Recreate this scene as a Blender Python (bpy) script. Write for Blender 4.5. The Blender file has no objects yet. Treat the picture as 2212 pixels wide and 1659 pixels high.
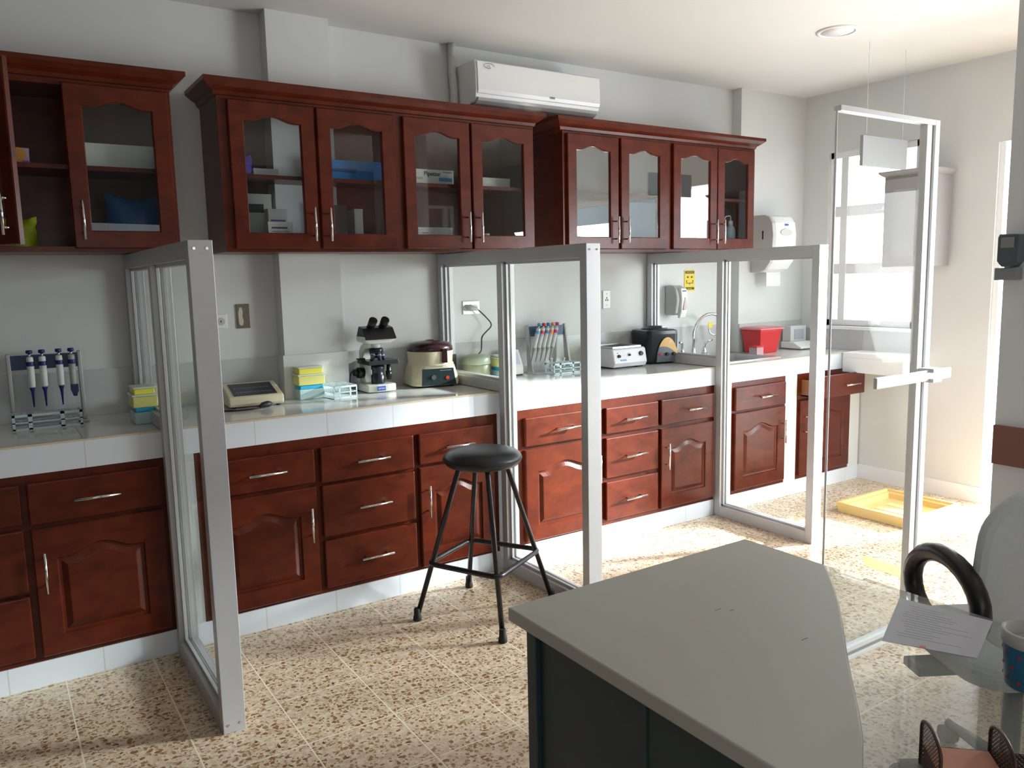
import bpy, bmesh, math, random
from mathutils import Matrix, Vector
random.seed(7)
PI = math.pi
S = bpy.context.scene
COL = S.collection

# ------------------------------------------------------------------ camera
cam = bpy.data.cameras.new('camera')
cam_o = bpy.data.objects.new('camera', cam); COL.objects.link(cam_o)
RM = Matrix(((0.83400859, 0.09063848, -0.54414781),
             (-0.55125372, 0.09790616, -0.82856282),
             (-0.02181448, 0.99106536, 0.13157531)))
cam_o.matrix_world = Matrix.Translation((0, 0, 1.5)) @ RM.to_4x4()
cam.sensor_fit = 'HORIZONTAL'; cam.sensor_width = 36.0
cam.lens = 1728.06 / 2212 * 36.0
cam.clip_start = 0.02; cam.clip_end = 200
S.camera = cam_o

# ------------------------------------------------------------------ world, sun, daylight
w = bpy.data.worlds.new('world'); S.world = w; w.use_nodes = True
bg = w.node_tree.nodes['Background']
bg.inputs[0].default_value = (0.86, 0.93, 1.0, 1); bg.inputs[1].default_value = 7.0

def aim(o, d):
    o.rotation_euler = Vector(d).to_track_quat('-Z', 'Y').to_euler()
sl = bpy.data.lights.new('sun', 'SUN'); sl.energy = 29.0; sl.angle = math.radians(6.0)
sl.color = (0.95, 0.98, 1.0)
so = bpy.data.objects.new('sun', sl); COL.objects.link(so); aim(so, (-0.88, 0.36, -0.30)); so.location = (9, 0, 5)

def area(name, loc, d, sx, sy, energy, portal=False, color=(1, 1, 1)):
    l = bpy.data.lights.new(name, 'AREA'); l.shape = 'RECTANGLE'; l.size = sx; l.size_y = sy; l.energy = energy; l.color = color
    o = bpy.data.objects.new(name, l); COL.objects.link(o); o.location = loc; aim(o, d)
    if portal: l.cycles.is_portal = True
    return o
area('daylight_opening', (5.30, 2.20, 1.05), (-1, 0, 0), 0.62, 2.2, 1, True)
area('daylight_window', (5.42, 3.35, 1.72), (-1, 0, 0), 0.8, 1.3, 1, True)
area('daylight_door', (5.20, 1.02, 1.12), (-1, 0.05, -0.50), 1.6, 1.9, 170, False, (0.93, 0.97, 1.0))
area('daylight_corridor', (0.6, -1.50, 1.35), (0.25, 1, -0.35), 3.4, 1.6, 20, False, (0.95, 0.98, 1.0))

vs = S.view_settings
vs.view_transform = 'Standard'; vs.look = 'None'; vs.gamma = 1.0; vs.exposure = 0.22; vs.use_curve_mapping = False

# ------------------------------------------------------------------ materials
def nodes(m):
    m.use_nodes = True
    return m.node_tree.nodes, m.node_tree.links, m.node_tree.nodes['Principled BSDF']
MATS = {}
def mat(name, col, rough=0.5, metal=0.0, coat=0.0, spec=0.5, var=0.0, scale=30.0, bump=0.0, trans=0.0):
    if name in MATS: return MATS[name]
    m = bpy.data.materials.new(name); n, l, b = nodes(m)
    b.inputs['Base Color'].default_value = (*col, 1); b.inputs['Roughness'].default_value = rough
    b.inputs['Metallic'].default_value = metal; b.inputs['Coat Weight'].default_value = coat
    b.inputs['Coat Roughness'].default_value = 0.12
    b.inputs['Specular IOR Level'].default_value = spec
    b.inputs['Transmission Weight'].default_value = trans
    if var > 0 or bump > 0:
        tc = n.new('ShaderNodeTexCoord'); nz = n.new('ShaderNodeTexNoise'); nz.inputs['Scale'].default_value = scale
        nz.inputs['Detail'].default_value = 5
        l.new(tc.outputs['Object'], nz.inputs['Vector'])
        if var > 0:
            mx = n.new('ShaderNodeMix'); mx.data_type = 'RGBA'
            mx.inputs['A'].default_value = (*[c * (1 - var) for c in col], 1)
            mx.inputs['B'].default_value = (*[min(1, c * (1 + var)) for c in col], 1)
            l.new(nz.outputs['Fac'], mx.inputs['Factor']); l.new(mx.outputs['Result'], b.inputs['Base Color'])
        if bump > 0:
            bp = n.new('ShaderNodeBump'); bp.inputs['Strength'].default_value = bump; bp.inputs['Distance'].default_value = 0.01
            l.new(nz.outputs['Fac'], bp.inputs['Height']); l.new(bp.outputs['Normal'], b.inputs['Normal'])
    MATS[name] = m; return m

def glass_mat(name, tint, refl):
    m = bpy.data.materials.new(name); n, l, b = nodes(m); n.remove(b)
    out = n['Material Output']; mx = n.new('ShaderNodeMixShader'); t = n.new('ShaderNodeBsdfTransparent'); g = n.new('ShaderNodeBsdfGlossy')
    t.inputs[0].default_value = (*tint, 1); g.inputs['Color'].default_value = (1, 1, 1, 1); g.inputs['Roughness'].default_value = 0.0
    lw = n.new('ShaderNodeLayerWeight'); lw.inputs['Blend'].default_value = 0.5
    fr = n.new('ShaderNodeMath'); fr.operation = 'POWER'; fr.inputs[1].default_value = 5.0; l.new(lw.outputs['Facing'], fr.inputs[0])
    ma = n.new('ShaderNodeMath'); ma.operation = 'MULTIPLY_ADD'; ma.inputs[1].default_value = refl[0]; ma.inputs[2].default_value = refl[1]; ma.use_clamp = True
    l.new(fr.outputs[0], ma.inputs[0]); l.new(ma.outputs[0], mx.inputs[0]); l.new(t.outputs[0], mx.inputs[1]); l.new(g.outputs[0], mx.inputs[2])
    l.new(mx.outputs[0], out.inputs[0]); MATS[name] = m; return m

def desk_reflection_mat():  # see-through mix standing in for the floor reflection over the desk
    m = glass_mat('desk_reflection', (0.93, 0.95, 0.95), (0.5, 0.03)); n, l = m.node_tree.nodes, m.node_tree.links
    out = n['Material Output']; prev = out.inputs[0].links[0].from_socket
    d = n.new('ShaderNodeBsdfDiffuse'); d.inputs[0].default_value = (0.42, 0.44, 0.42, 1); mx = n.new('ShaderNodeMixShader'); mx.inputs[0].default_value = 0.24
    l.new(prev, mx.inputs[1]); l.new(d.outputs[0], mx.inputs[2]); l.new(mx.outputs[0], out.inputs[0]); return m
def wood_mat():
    m = bpy.data.materials.new('cherry_wood'); n, l, b = nodes(m)
    tc = n.new('ShaderNodeTexCoord'); mp = n.new('ShaderNodeMapping'); mp.inputs['Scale'].default_value = (3, 3, 5)
    nz = n.new('ShaderNodeTexNoise'); nz.inputs['Scale'].default_value = 3.5; nz.inputs['Detail'].default_value = 6; nz.inputs['Distortion'].default_value = 0.6
    cr = n.new('ShaderNodeValToRGB')
    cr.color_ramp.elements[0].position = 0.3; cr.color_ramp.elements[0].color = (0.066, 0.0086, 0.0032, 1)
    cr.color_ramp.elements[1].position = 0.75; cr.color_ramp.elements[1].color = (0.126, 0.0185, 0.0054, 1)
    l.new(tc.outputs['Object'], mp.inputs[0]); l.new(mp.outputs[0], nz.inputs['Vector']); l.new(nz.outputs['Fac'], cr.inputs[0])
    l.new(cr.outputs[0], b.inputs['Base Color'])
    b.inputs['Roughness'].default_value = 0.30; b.inputs['Coat Weight'].default_value = 0.04; b.inputs['Coat Roughness'].default_value = 0.2; b.inputs['Specular IOR Level'].default_value = 0.28
    MATS['cherry_wood'] = m; return m

def tile_mat(name, col, grout, size, off, axes, rough=0.12, gw=0.004):
    """square tiles with grout lines laid out in world metres along the two given axes"""
    m = bpy.data.materials.new(name); n, l, b = nodes(m)
    geo = n.new('ShaderNodeNewGeometry'); sp = n.new('ShaderNodeSeparateXYZ'); l.new(geo.outputs['Position'], sp.inputs[0])
    last = None
    for ax, sz, of in zip(axes, size, off):
        a = n.new('ShaderNodeMath'); a.operation = 'SUBTRACT'; a.inputs[1].default_value = of - gw / 2; l.new(sp.outputs[ax], a.inputs[0])
        f = n.new('ShaderNodeMath'); f.operation = 'FLOORED_MODULO'; f.inputs[1].default_value = sz; l.new(a.outputs[0], f.inputs[0])
        c = n.new('ShaderNodeMath'); c.operation = 'LESS_THAN'; c.inputs[1].default_value = gw; l.new(f.outputs[0], c.inputs[0])
        if last is None: last = c
        else:
            x = n.new('ShaderNodeMath'); x.operation = 'MAXIMUM'; l.new(last.outputs[0], x.inputs[0]); l.new(c.outputs[0], x.inputs[1]); last = x
    mx = n.new('ShaderNodeMix'); mx.data_type = 'RGBA'; mx.inputs['A'].default_value = (*col, 1); mx.inputs['B'].default_value = (*grout, 1)
    l.new(last.outputs[0], mx.inputs['Factor']); l.new(mx.outputs['Result'], b.inputs['Base Color'])
    rr = n.new('ShaderNodeMath'); rr.operation = 'MULTIPLY_ADD'; rr.inputs[1].default_value = 0.6; rr.inputs[2].default_value = rough
    l.new(last.outputs[0], rr.inputs[0]); l.new(rr.outputs[0], b.inputs['Roughness'])
    MATS[name] = m; return m

def terrazzo_mat():
    m = bpy.data.materials.new('terrazzo'); n, l, b = nodes(m)
    geo = n.new('ShaderNodeNewGeometry'); P = geo.outputs['Position']
    nz = n.new('ShaderNodeTexNoise'); nz.inputs['Scale'].default_value = 40; nz.inputs['Detail'].default_value = 3; l.new(P, nz.inputs['Vector'])
    av = n.new('ShaderNodeVectorMath'); av.operation = 'MULTIPLY_ADD'; av.inputs[1].default_value = (0.030, 0.030, 0.0)
    l.new(nz.outputs['Color'], av.inputs[0]); l.new(P, av.inputs[2])
    def layer(scale, rmin, rmax, keep):
        v = n.new('ShaderNodeTexVoronoi'); v.voronoi_dimensions = '2D'; v.inputs['Scale'].default_value = scale; v.inputs['Randomness'].default_value = 1
        l.new(av.outputs[0], v.inputs['Vector'])
        sc = n.new('ShaderNodeSeparateColor'); l.new(v.outputs['Color'], sc.inputs[0])
        r = n.new('ShaderNodeMapRange'); r.inputs['To Min'].default_value = rmin; r.inputs['To Max'].default_value = rmax; l.new(sc.outputs[0], r.inputs[0])
        lt = n.new('ShaderNodeMath'); lt.operation = 'LESS_THAN'; l.new(v.outputs['Distance'], lt.inputs[0]); l.new(r.outputs[0], lt.inputs[1])
        k = n.new('ShaderNodeMath'); k.operation = 'LESS_THAN'; k.inputs[1].default_value = keep; l.new(sc.outputs[1], k.inputs[0])
        mu = n.new('ShaderNodeMath'); mu.operation = 'MULTIPLY'; l.new(lt.outputs[0], mu.inputs[0]); l.new(k.outputs[0], mu.inputs[1])
        return mu, sc
    base = n.new('ShaderNodeValToRGB'); base.color_ramp.elements[0].color = (0.60, 0.46, 0.325, 1); base.color_ramp.elements[1].color = (0.80, 0.65, 0.48, 1)
    base.color_ramp.elements[0].position = 0.35; base.color_ramp.elements[1].position = 0.65; l.new(nz.outputs['Fac'], base.inputs[0])
    cur = base.outputs[0]
    for sc_, a, b2, keep, c0, c1 in ((110, 0.2, 0.45, 0.5, (0.86, 0.76, 0.60), (0.50, 0.36, 0.22)), (72, 0.22, 0.46, 0.45, (0.36, 0.20, 0.11), (0.48, 0.34, 0.18)), (47, 0.12, 0.42, 0.46, (0.29, 0.125, 0.06), (0.36, 0.225, 0.085)), (31, 0.1, 0.22, 0.07, (0.07, 0.055, 0.06), (0.16, 0.07, 0.06))):
        mu, s = layer(sc_, a, b2, keep)
        cc = n.new('ShaderNodeMix'); cc.data_type = 'RGBA'; cc.inputs['A'].default_value = (*c0, 1); cc.inputs['B'].default_value = (*c1, 1); l.new(s.outputs[2], cc.inputs['Factor'])
        mx = n.new('ShaderNodeMix'); mx.data_type = 'RGBA'; l.new(mu.outputs[0], mx.inputs['Factor']); l.new(cur, mx.inputs['A']); l.new(cc.outputs['Result'], mx.inputs['B']); cur = mx.outputs['Result']
    sp = n.new('ShaderNodeSeparateXYZ'); l.new(P, sp.inputs[0]); last = None
    for ax, of in ((0, 0.14), (1, 3.36)):
        a = n.new('ShaderNodeMath'); a.operation = 'SUBTRACT'; a.inputs[1].default_value = of - 0.0018; l.new(sp.outputs[ax], a.inputs[0])
        f = n.new('ShaderNodeMath'); f.operation = 'FLOORED_MODULO'; f.inputs[1].default_value = 0.311; l.new(a.outputs[0], f.inputs[0])
        c = n.new('ShaderNodeMath'); c.operation = 'LESS_THAN'; c.inputs[1].default_value = 0.0046; l.new(f.outputs[0], c.inputs[0])
        if last is None: last = c
        else:
            x = n.new('ShaderNodeMath'); x.operation = 'MAXIMUM'; l.new(last.outputs[0], x.inputs[0]); l.new(c.outputs[0], x.inputs[1]); last = x
    mx = n.new('ShaderNodeMix'); mx.data_type = 'RGBA'; l.new(last.outputs[0], mx.inputs['Factor']); l.new(cur, mx.inputs['A']); mx.inputs['B'].default_value = (0.90, 0.80, 0.63, 1)
    l.new(mx.outputs['Result'], b.inputs['Base Color']); b.inputs['Roughness'].default_value = 0.32
    MATS['terrazzo'] = m; return m

WOOD = wood_mat()
TERR = terrazzo_mat()
WALL = mat('painted_wall', (0.70, 0.705, 0.70), 0.75, var=0.04, scale=3, bump=0.06)
CEIL = mat('painted_ceiling', (0.74, 0.74, 0.72), 0.8, var=0.02, scale=2)
TILE = tile_mat('white_tile_front', (0.76, 0.80, 0.86), (0.60, 0.58, 0.54), (0.3195,), (0.277,), (0,), 0.15)
TILET = tile_mat('white_tile_top', (0.72, 0.72, 0.71), (0.42, 0.40, 0.36), (0.3195, 0.31), (0.277, 3.70), (0, 1), 0.10, 0.003)
SPLASH = tile_mat('splash_tile', (0.56, 0.57, 0.57), (0.48, 0.47, 0.45), (0.3195, 0.21), (0.277, 0.93), (0, 2), 0.12, 0.0025)
SPLASHR = tile_mat('splash_tile_side', (0.56, 0.57, 0.58), (0.48, 0.47, 0.45), (0.3195, 0.21), (0.3, 0.93), (1, 2), 0.12, 0.0025)
BEIGE = mat('beige_edge', (0.62, 0.52, 0.38), 0.4)
ALU = mat('aluminium', (0.55, 0.55, 0.565), 0.42, 0.30, var=0.04, scale=60)
ALUD = mat('aluminium_dark', (0.10, 0.10, 0.12), 0.5, 0.3)
CHROME = mat('chrome', (0.75, 0.75, 0.76), 0.12, 1.0)
STEEL = mat('brushed_steel', (0.62, 0.60, 0.57), 0.28, 1.0)
GLASS = glass_mat('pane_glass', (0.965, 0.985, 0.975), (0.6, 0.015))
CGLASS = glass_mat('cabinet_glass', (0.90, 0.92, 0.92), (1.0, 0.032))
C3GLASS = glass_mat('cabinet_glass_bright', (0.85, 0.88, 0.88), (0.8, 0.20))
DREFL = desk_reflection_mat()
WGLASS = glass_mat('door_glass', (0.975, 0.985, 0.98), (0.15, 0.004))
WHITE = mat('white_plastic', (0.80, 0.80, 0.80), 0.3)
WCARD = mat('white_card', (0.74, 0.74, 0.72), 0.6)
WFRAME = mat('white_frame', (0.88, 0.88, 0.89), 0.35)
BLACK = mat('black_plastic', (0.012, 0.012, 0.014), 0.32)
BMETAL = mat('black_metal', (0.020, 0.017, 0.020), 0.28, 0.2)
VINYL = mat('black_vinyl', (0.012, 0.014, 0.018), 0.38, bump=0.05, scale=90)
RUBBER = mat('black_rubber', (0.015, 0.015, 0.016), 0.7)
GREY = mat('grey_plastic', (0.30, 0.31, 0.31), 0.5)
NAVY = mat('navy_plastic', (0.010, 0.045, 0.13), 0.4)
DBLUE = mat('dark_blue_plastic', (0.012, 0.02, 0.16), 0.4)
CREAM = mat('cream_plastic', (0.66, 0.60, 0.42), 0.42, var=0.04)
LAM = mat('grey_laminate', (0.50, 0.49, 0.44), 0.5, var=0.03, scale=200)
TEAL = mat('dark_teal_metal', (0.026, 0.050, 0.060), 0.4)
YELL = mat('yellow_tips', (0.85, 0.78, 0.10), 0.5)
CYAN = mat('cyan_rack', (0.02, 0.38, 0.62), 0.45)
PTEAL = mat('pale_teal_plastic', (0.40, 0.56, 0.56), 0.35)
PALE = mat('clear_lid_plastic', (0.66, 0.72, 0.62), 0.25)
RACK = mat('rack_plastic', (0.60, 0.72, 0.74), 0.35)
RED = mat('red_plastic', (0.62, 0.012, 0.02), 0.35)
BLUEC = mat('blue_card', (0.0, 0.19, 0.60), 0.5)
MAROON = mat('maroon_plastic', (0.035, 0.010, 0.014), 0.18)
OLIVE = mat('olive_plastic', (0.15, 0.17, 0.09), 0.35)
PANEL = mat('panel_dark_green', (0.012, 0.028, 0.032), 0.35)
INK = mat('ink', (0.02, 0.02, 0.025), 0.6)
INKG = mat('ink_grey', (0.10, 0.10, 0.11), 0.6)
BLUEI = mat('blue_ink', (0.03, 0.08, 0.45), 0.5)
PURP = mat('purple_cloth', (0.10, 0.05, 0.42), 0.6)
YSIGN = mat('yellow_vinyl', (0.80, 0.60, 0.03), 0.5)
YTAPE = mat('yellow_tape', (0.80, 0.66, 0.18), 0.5)
YTRAY = mat('pale_yellow_plastic', (0.72, 0.50, 0.18), 0.5, var=0.05, scale=12)
CHAIRG = mat('grey_chair_fabric', (0.64, 0.68, 0.69), 0.8, var=0.05, scale=150)
SOAPG = mat('soap_grey', (0.50, 0.50, 0.49), 0.5)
DGREY = mat('dark_grey_wall', (0.11, 0.12, 0.13), 0.7)
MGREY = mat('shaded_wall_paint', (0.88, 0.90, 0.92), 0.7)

# ------------------------------------------------------------------ mesh builder
class MB:
    def __init__(self): self.bm = bmesh.new()
    def _add(self, vs, fs, smooth=False, M=None):
        v = [self.bm.verts.new(M @ Vector(p) if M is not None else p) for p in vs]
        for f in fs:
            try:
                q = self.bm.faces.new([v[i] for i in f]); q.smooth = smooth
            except ValueError: pass
        return v
    def box(self, x0, x1, y0, y1, z0, z1, M=None):
        x0, x1 = min(x0, x1), max(x0, x1); y0, y1 = min(y0, y1), max(y0, y1); z0, z1 = min(z0, z1), max(z0, z1)
        self._add([(x0, y0, z0), (x1, y0, z0), (x1, y1, z0), (x0, y1, z0), (x0, y0, z1), (x1, y0, z1), (x1, y1, z1), (x0, y1, z1)],
                  [(3, 2, 1, 0), (4, 5, 6, 7), (0, 1, 5, 4), (1, 2, 6, 5), (2, 3, 7, 6), (3, 0, 4, 7)], M=M); return self
    def tube(self, pts, r, seg=12, caps=True, closed=False):
        pts = [Vector(p) for p in pts]; n = len(pts); rs = r if isinstance(r, (list, tuple)) else [r] * n
        rings = []; prev = None
        for i, p in enumerate(pts):
            if closed: t = (pts[(i + 1) % n] - pts[i - 1]).normalized()
            else: t = (pts[min(i + 1, n - 1)] - pts[max(i - 1, 0)]).normalized()
            if prev is None:
                a = Vector((0, 0, 1)) if abs(t.z) < 0.9 else Vector((1, 0, 0)); u = t.cross(a).normalized()
            else:
                u = (prev - t * prev.dot(t)).normalized()
            prev = u; v = t.cross(u)
            rings.append([self.bm.verts.new(p + (u * math.cos(2 * PI * k / seg) + v * math.sin(2 * PI * k / seg)) * rs[i]) for k in range(seg)])
        m = n if closed else n - 1
        for i in range(m):
            A, B = rings[i], rings[(i + 1) % n]
            for k in range(seg):
                f = self.bm.faces.new((A[k], A[(k + 1) % seg], B[(k + 1) % seg], B[k])); f.smooth = True
        if caps and not closed:
            self.bm.faces.new(rings[0][::-1]); self.bm.faces.new(rings[-1])
        return self
    def lathe(self, prof, c=(0, 0, 0), seg=24, M=None):
        """prof: list of (radius, z)"""
        c = Vector(c); rings = []
        for r, z in prof:
            ring = []
            for k in range(seg):
                p = c + Vector((r * math.cos(2 * PI * k / seg), r * math.sin(2 * PI * k / seg), z))
                ring.append(self.bm.verts.new(M @ p if M is not None else p))
            rings.append(ring)
        for A, B in zip(rings, rings[1:]):
            for k in range(seg):
                f = self.bm.faces.new((A[k], A[(k + 1) % seg], B[(k + 1) % seg], B[k])); f.smooth = True
        self.bm.faces.new(rings[0][::-1]); self.bm.faces.new(rings[-1]); return self
    def prism(self, poly, axis, a, b):
        """polygon in the two axes other than axis, extruded from a to b"""
        def P(p, t):
            q = [0, 0, 0]; o = [i for i in range(3) if i != axis]; q[o[0]], q[o[1]] = p; q[axis] = t; return tuple(q)
        n = len(poly); vs = [P(p, a) for p in poly] + [P(p, b) for p in poly]
        fs = [tuple(range(n))[::-1], tuple(range(n, 2 * n))] + [(i, (i + 1) % n, n + (i + 1) % n, n + i) for i in range(n)]
        self._add(vs, fs); return self
    def rings(self, loops, close_first=False, close_last=False):
        """loops: lists of 3-D points with equal count, joined by quads"""
        R = [[self.bm.verts.new(p) for p in lp] for lp in loops]; n = len(R[0])
        for A, B in zip(R, R[1:]):
            for k in range(n): self.bm.faces.new((A[k], A[(k + 1) % n], B[(k + 1) % n], B[k]))
        if close_first: self.bm.faces.new(R[0][::-1])
        if close_last: self.bm.faces.new(R[-1])
        return self
    def build(self, name, m, parent=None, bevel=0.0, seg=2, sub=0, world=False):
        bmesh.ops.recalc_face_normals(self.bm, faces=self.bm.faces[:])
        me = bpy.data.meshes.new(name)
        if world and parent is not None:
            off = Vector((0, 0, 0)); q = parent
            while q is not None: off += Vector(q.location); q = q.parent
            bmesh.ops.translate(self.bm, verts=self.bm.verts[:], vec=-off)
        self.bm.to_mesh(me); self.bm.free(); me.materials.append(m)
        o = bpy.data.objects.new(name, me); COL.objects.link(o)
        if parent is not None: o.parent = parent
        if bevel > 0:
            md = o.modifiers.new('bevel', 'BEVEL'); md.width = bevel; md.segments = seg; md.limit_method = 'ANGLE'; md.angle_limit = math.radians(40)
            md.harden_normals = False
        if sub > 0:
            md = o.modifiers.new('sub', 'SUBSURF'); md.levels = sub; md.render_levels = sub
        return o

def smooth(pts, n=6):
    p = [Vector(q) for q in pts]; p = [2 * p[0] - p[1]] + p + [2 * p[-1] - p[-2]]; out = []
    for i in range(1, len(p) - 2):
        a, b, c, d = p[i - 1:i + 3]
        for k in range(n):
            t = k / n; out.append(0.5 * ((2 * b) + (c - a) * t + (2 * a - 5 * b + 4 * c - d) * t * t + (3 * b - a - 3 * c + d) * t ** 3))
    return out + [p[-2]]
def tag(o, label=None, cat=None, group=None, kind=None):
    if label: o['label'] = label
    if cat: o['category'] = cat
    if group: o['group'] = group
    if kind: o['kind'] = kind
    return o
def thing(name, label, cat, loc=(0, 0, 0), rz=0.0, group=None):
    o = bpy.data.objects.new(name, None); COL.objects.link(o); o.location = loc; o.rotation_euler = (0, 0, rz)
    o.empty_display_size = 0.05
    return tag(o, label, cat, group)
def struct(name, mb, m, bevel=0.0, label=None):
    o = mb.build(name, m, None, bevel); o['kind'] = 'structure'
    if label: o['label'] = label
    return o
def dup(root, loc, rz, label=None, group=None):
    r = root.copy(); COL.objects.link(r); r.location = loc; r.rotation_euler = (0, 0, rz)
    if label: r['label'] = label
    if group: r['group'] = group
    for ch in list(root.children):
        c = ch.copy(); COL.objects.link(c); c.parent = r
        for g in list(ch.children):
            d = g.copy(); COL.objects.link(d); d.parent = c
    return r
def text(s, size, m, parent, loc, rot=(PI / 2, 0, 0), name='lettering', ext=0.0004, bold=0.0):
    cu = bpy.data.curves.new(name, 'FONT'); cu.body = s; cu.size = size; cu.extrude = ext; cu.align_x = 'CENTER'; cu.align_y = 'CENTER'; cu.offset = bold
    t = bpy.data.objects.new('tmp_text', cu); COL.objects.link(t); bpy.context.view_layer.update()
    me = bpy.data.meshes.new_from_object(t.evaluated_get(bpy.context.evaluated_depsgraph_get()))
    bpy.data.objects.remove(t); me.name = name; me.materials.clear(); me.materials.append(m)
    o = bpy.data.objects.new(name, me); COL.objects.link(o); o.parent = parent; o.location = loc; o.rotation_euler = rot
    return o

# ------------------------------------------------------------------ key planes (metres)
YB, YC, XR, ZC = 4.0, 3.385, 5.23, 2.77      # back wall, counter front, right wall, ceiling
YU = 3.68                                     # front of the wall cabinets
XL, YN = -2.6, -1.6

# ------------------------------------------------------------------ room
struct('floor', MB().box(XL - 0.1, 6.6, YN - 0.1, YB + 0.1, -0.08, 0), TERR)
struct('ceiling', MB().box(XL - 0.1, XR + 0.35, YN - 0.1, YB + 0.15, ZC, ZC + 0.1), CEIL)
struct('wall_back', MB().box(XL - 0.1, XR + 0.15, YB, YB + 0.12, 0, ZC), WALL)
struct('wall_left', MB().box(XL - 0.12, XL, YN, YB, 0, ZC), DGREY)
struct('wall_front', MB().box(XL, XR + 0.15, YN - 0.12, YN, 0, ZC), DGREY)
wr = MB()
W0, W1, WZ0, WZ1 = 3.013, 3.70, 1.10, 2.345   # reflected window, built into the right wall
wr.box(XR, XR + 0.15, W1, YB, 0, ZC); wr.box(XR, XR + 0.15, W0, W1, 0, WZ0); wr.box(XR, XR + 0.15, W0, W1, WZ1, ZC)
wr.box(XR, XR + 0.15, 2.53, W0, 0, ZC)
wr.box(XR, XR + 0.15, YN, 2.53, 2.25, ZC); wr.box(XR, XR + 0.15, YN, 0.2, 0, 2.25); wr.box(XR, XR + 0.15, 1.84, 1.95, 0, 2.25)
struct('wall_right', wr, WALL)
# unseen glazed door beside the opening; tinted pane added to weaken the sun
d2 = struct('door_1', MB().box(XR + 0.05, XR + 0.09, 0.2, 0.25, 0, 2.25).box(XR + 0.05, XR + 0.09, 1.79, 1.84, 0, 2.25).box(XR + 0.05, XR + 0.09, 0.25, 1.79, 2.2, 2.25).box(XR + 0.05, XR + 0.09, 0.25, 1.79, 0, .05), WFRAME)
MB().box(XR + .068, XR + .072, .25, 1.79, .05, 2.2).build('sun_filter_pane', glass_mat('sun_filter_glass', (0.33, 0.34, 0.34), (0.3, 0.02)), d2)
# fin wall added outside to keep the sun from entering the window
struct('wall_sun_block', MB().box(5.40, 7.8, 2.66, 2.78, -0.05, 3.2), WALL)
# reflected window built as an object: frame, bars, sill, panes
win = struct('window_reflected', MB().box(XR + 0.02, XR + 0.10, W0, W0 + 0.045, WZ0, WZ1).box(XR + 0.02, XR + 0.10, W1 - 0.045, W1, WZ0, WZ1)
    .box(XR + 0.02, XR + 0.10, W0, W1, WZ0, WZ0 + 0.045).box(XR + 0.02, XR + 0.10, W0, W1, WZ1 - 0.045, WZ1)
    .box(XR + 0.024, XR + 0.09, W1 - 0.14, W1 - 0.085, WZ0 + .045, WZ1 - .045), WFRAME, 0.003, 'reflection of a white framed window of three stacked panes, built into the right wall')
MB().box(XR + 0.03, XR + 0.085, W0 + 0.04, W1 - 0.04, 1.475, 1.55).build('glazing_bar', WFRAME, win, 0.003)
MB().box(XR + 0.03, XR + 0.085, W0 + 0.04, W1 - 0.04, 1.885, 1.96).build('glazing_bar', WFRAME, win, 0.003)
for z in (1.512, 1.922, 1.125):
    MB().box(XR + 0.005, XR + 0.03, 3.27, 3.33, z - 0.012, z + 0.012).box(XR - 0.005, XR + 0.012, 3.27, 3.285, z - 0.01, z + 0.01).build('latch', WFRAME, win, 0.002)
MB().box(XR - 0.03, XR + 0.03, W0 - 0.03, W1 + 0.02, WZ0 - 0.025, WZ0).build('window_sill', WFRAME, win, 0.003)
for z0, z1 in ((WZ0 + .045, 1.475), (1.55, 1.885), (1.96, WZ1 - .045)):
    MB().box(XR + 0.055, XR + 0.059, W0 + 0.045, W1 - 0.14, z0, z1).build('pane', GLASS, win)
    MB().box(XR + 0.055, XR + 0.059, W1 - 0.085, W1 - 0.045, z0, z1).build('pane', GLASS, win)
# white jamb of the opening beyond the wall end
struct('trim_opening', MB().box(XR + 0.02, XR + 0.13, 2.498, 2.53, 0, 2.25), WFRAME)
# shaded wall return on the right edge of the view
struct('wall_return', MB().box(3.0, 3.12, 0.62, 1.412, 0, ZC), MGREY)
struct('trim_reflected_band', MB().box(2.985, 3.0, 0.62, 1.41, 0.80, 0.94), mat('reflected_brown_band', (0.28, 0.13, 0.10), 0.6))  # reddish band of a reflection, built as a rail
# columns on the back wall
struct('wall_column_left', MB().box(1.225, 1.535, 3.90, YB, 0.93, ZC).box(1.212, 1.548, 3.885, YB, 0.93, 1.145), WALL)
struct('wall_column_right', MB().box(4.53, XR, 3.915, YB, 0.93, ZC), WALL)
struct('trim_splash_back', MB().box(XL, 1.212, YB - 0.012, YB, 0.93, 1.135).box(1.548, 4.53, YB - 0.012, YB, 0.93, 1.135).box(4.53, XR, 3.903, 3.915, 0.93, 1.135), SPLASH)
struct('trim_splash_right', MB().box(XR - 0.012, XR, YC, 3.903, 0.93, 1.075), SPLASHR)
struct('baseboard_right', MB().box(XR - 0.012, XR, 2.53, YC, 0, 0.10), WFRAME)

# ------------------------------------------------------------------ tiled counter
BASES = [(-1.15, 0.557), (0.665, 2.128), (2.242, 3.715), (3.867, 4.388), (4.508, 5.097)]
SX0, SX1, SY0, SY1 = 3.86, 4.44, 3.50, 3.86      # sink cut-out
ct = thing('tiled_counter', 'long white tiled laboratory counter running along the back wall', 'counter', (1.4, 3.7, 0))
m = MB()
m.box(XL + .002, SX0, YC + .012, YB - .012, 0.82, 0.93).box(SX1, XR - .012, YC + .012, YB - .1, 0.82, 0.93).box(SX0, SX1, YC + .012, SY0, 0.82, 0.93).box(SX0, SX1, SY1, YB - .012, 0.82, 0.93)
m.build('worktop', TILET, ct, world=True)
MB().box(XL + .002, XR - .012, YC, YC + .012, 0.82, 0.924).build('fascia', TILE, ct, world=True)
MB().box(XL + .002, XR - .012, YC - 0.001, YC + 0.013, 0.9235, 0.9315).build('edge_strip', BEIGE, ct, 0.001, world=True)
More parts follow.
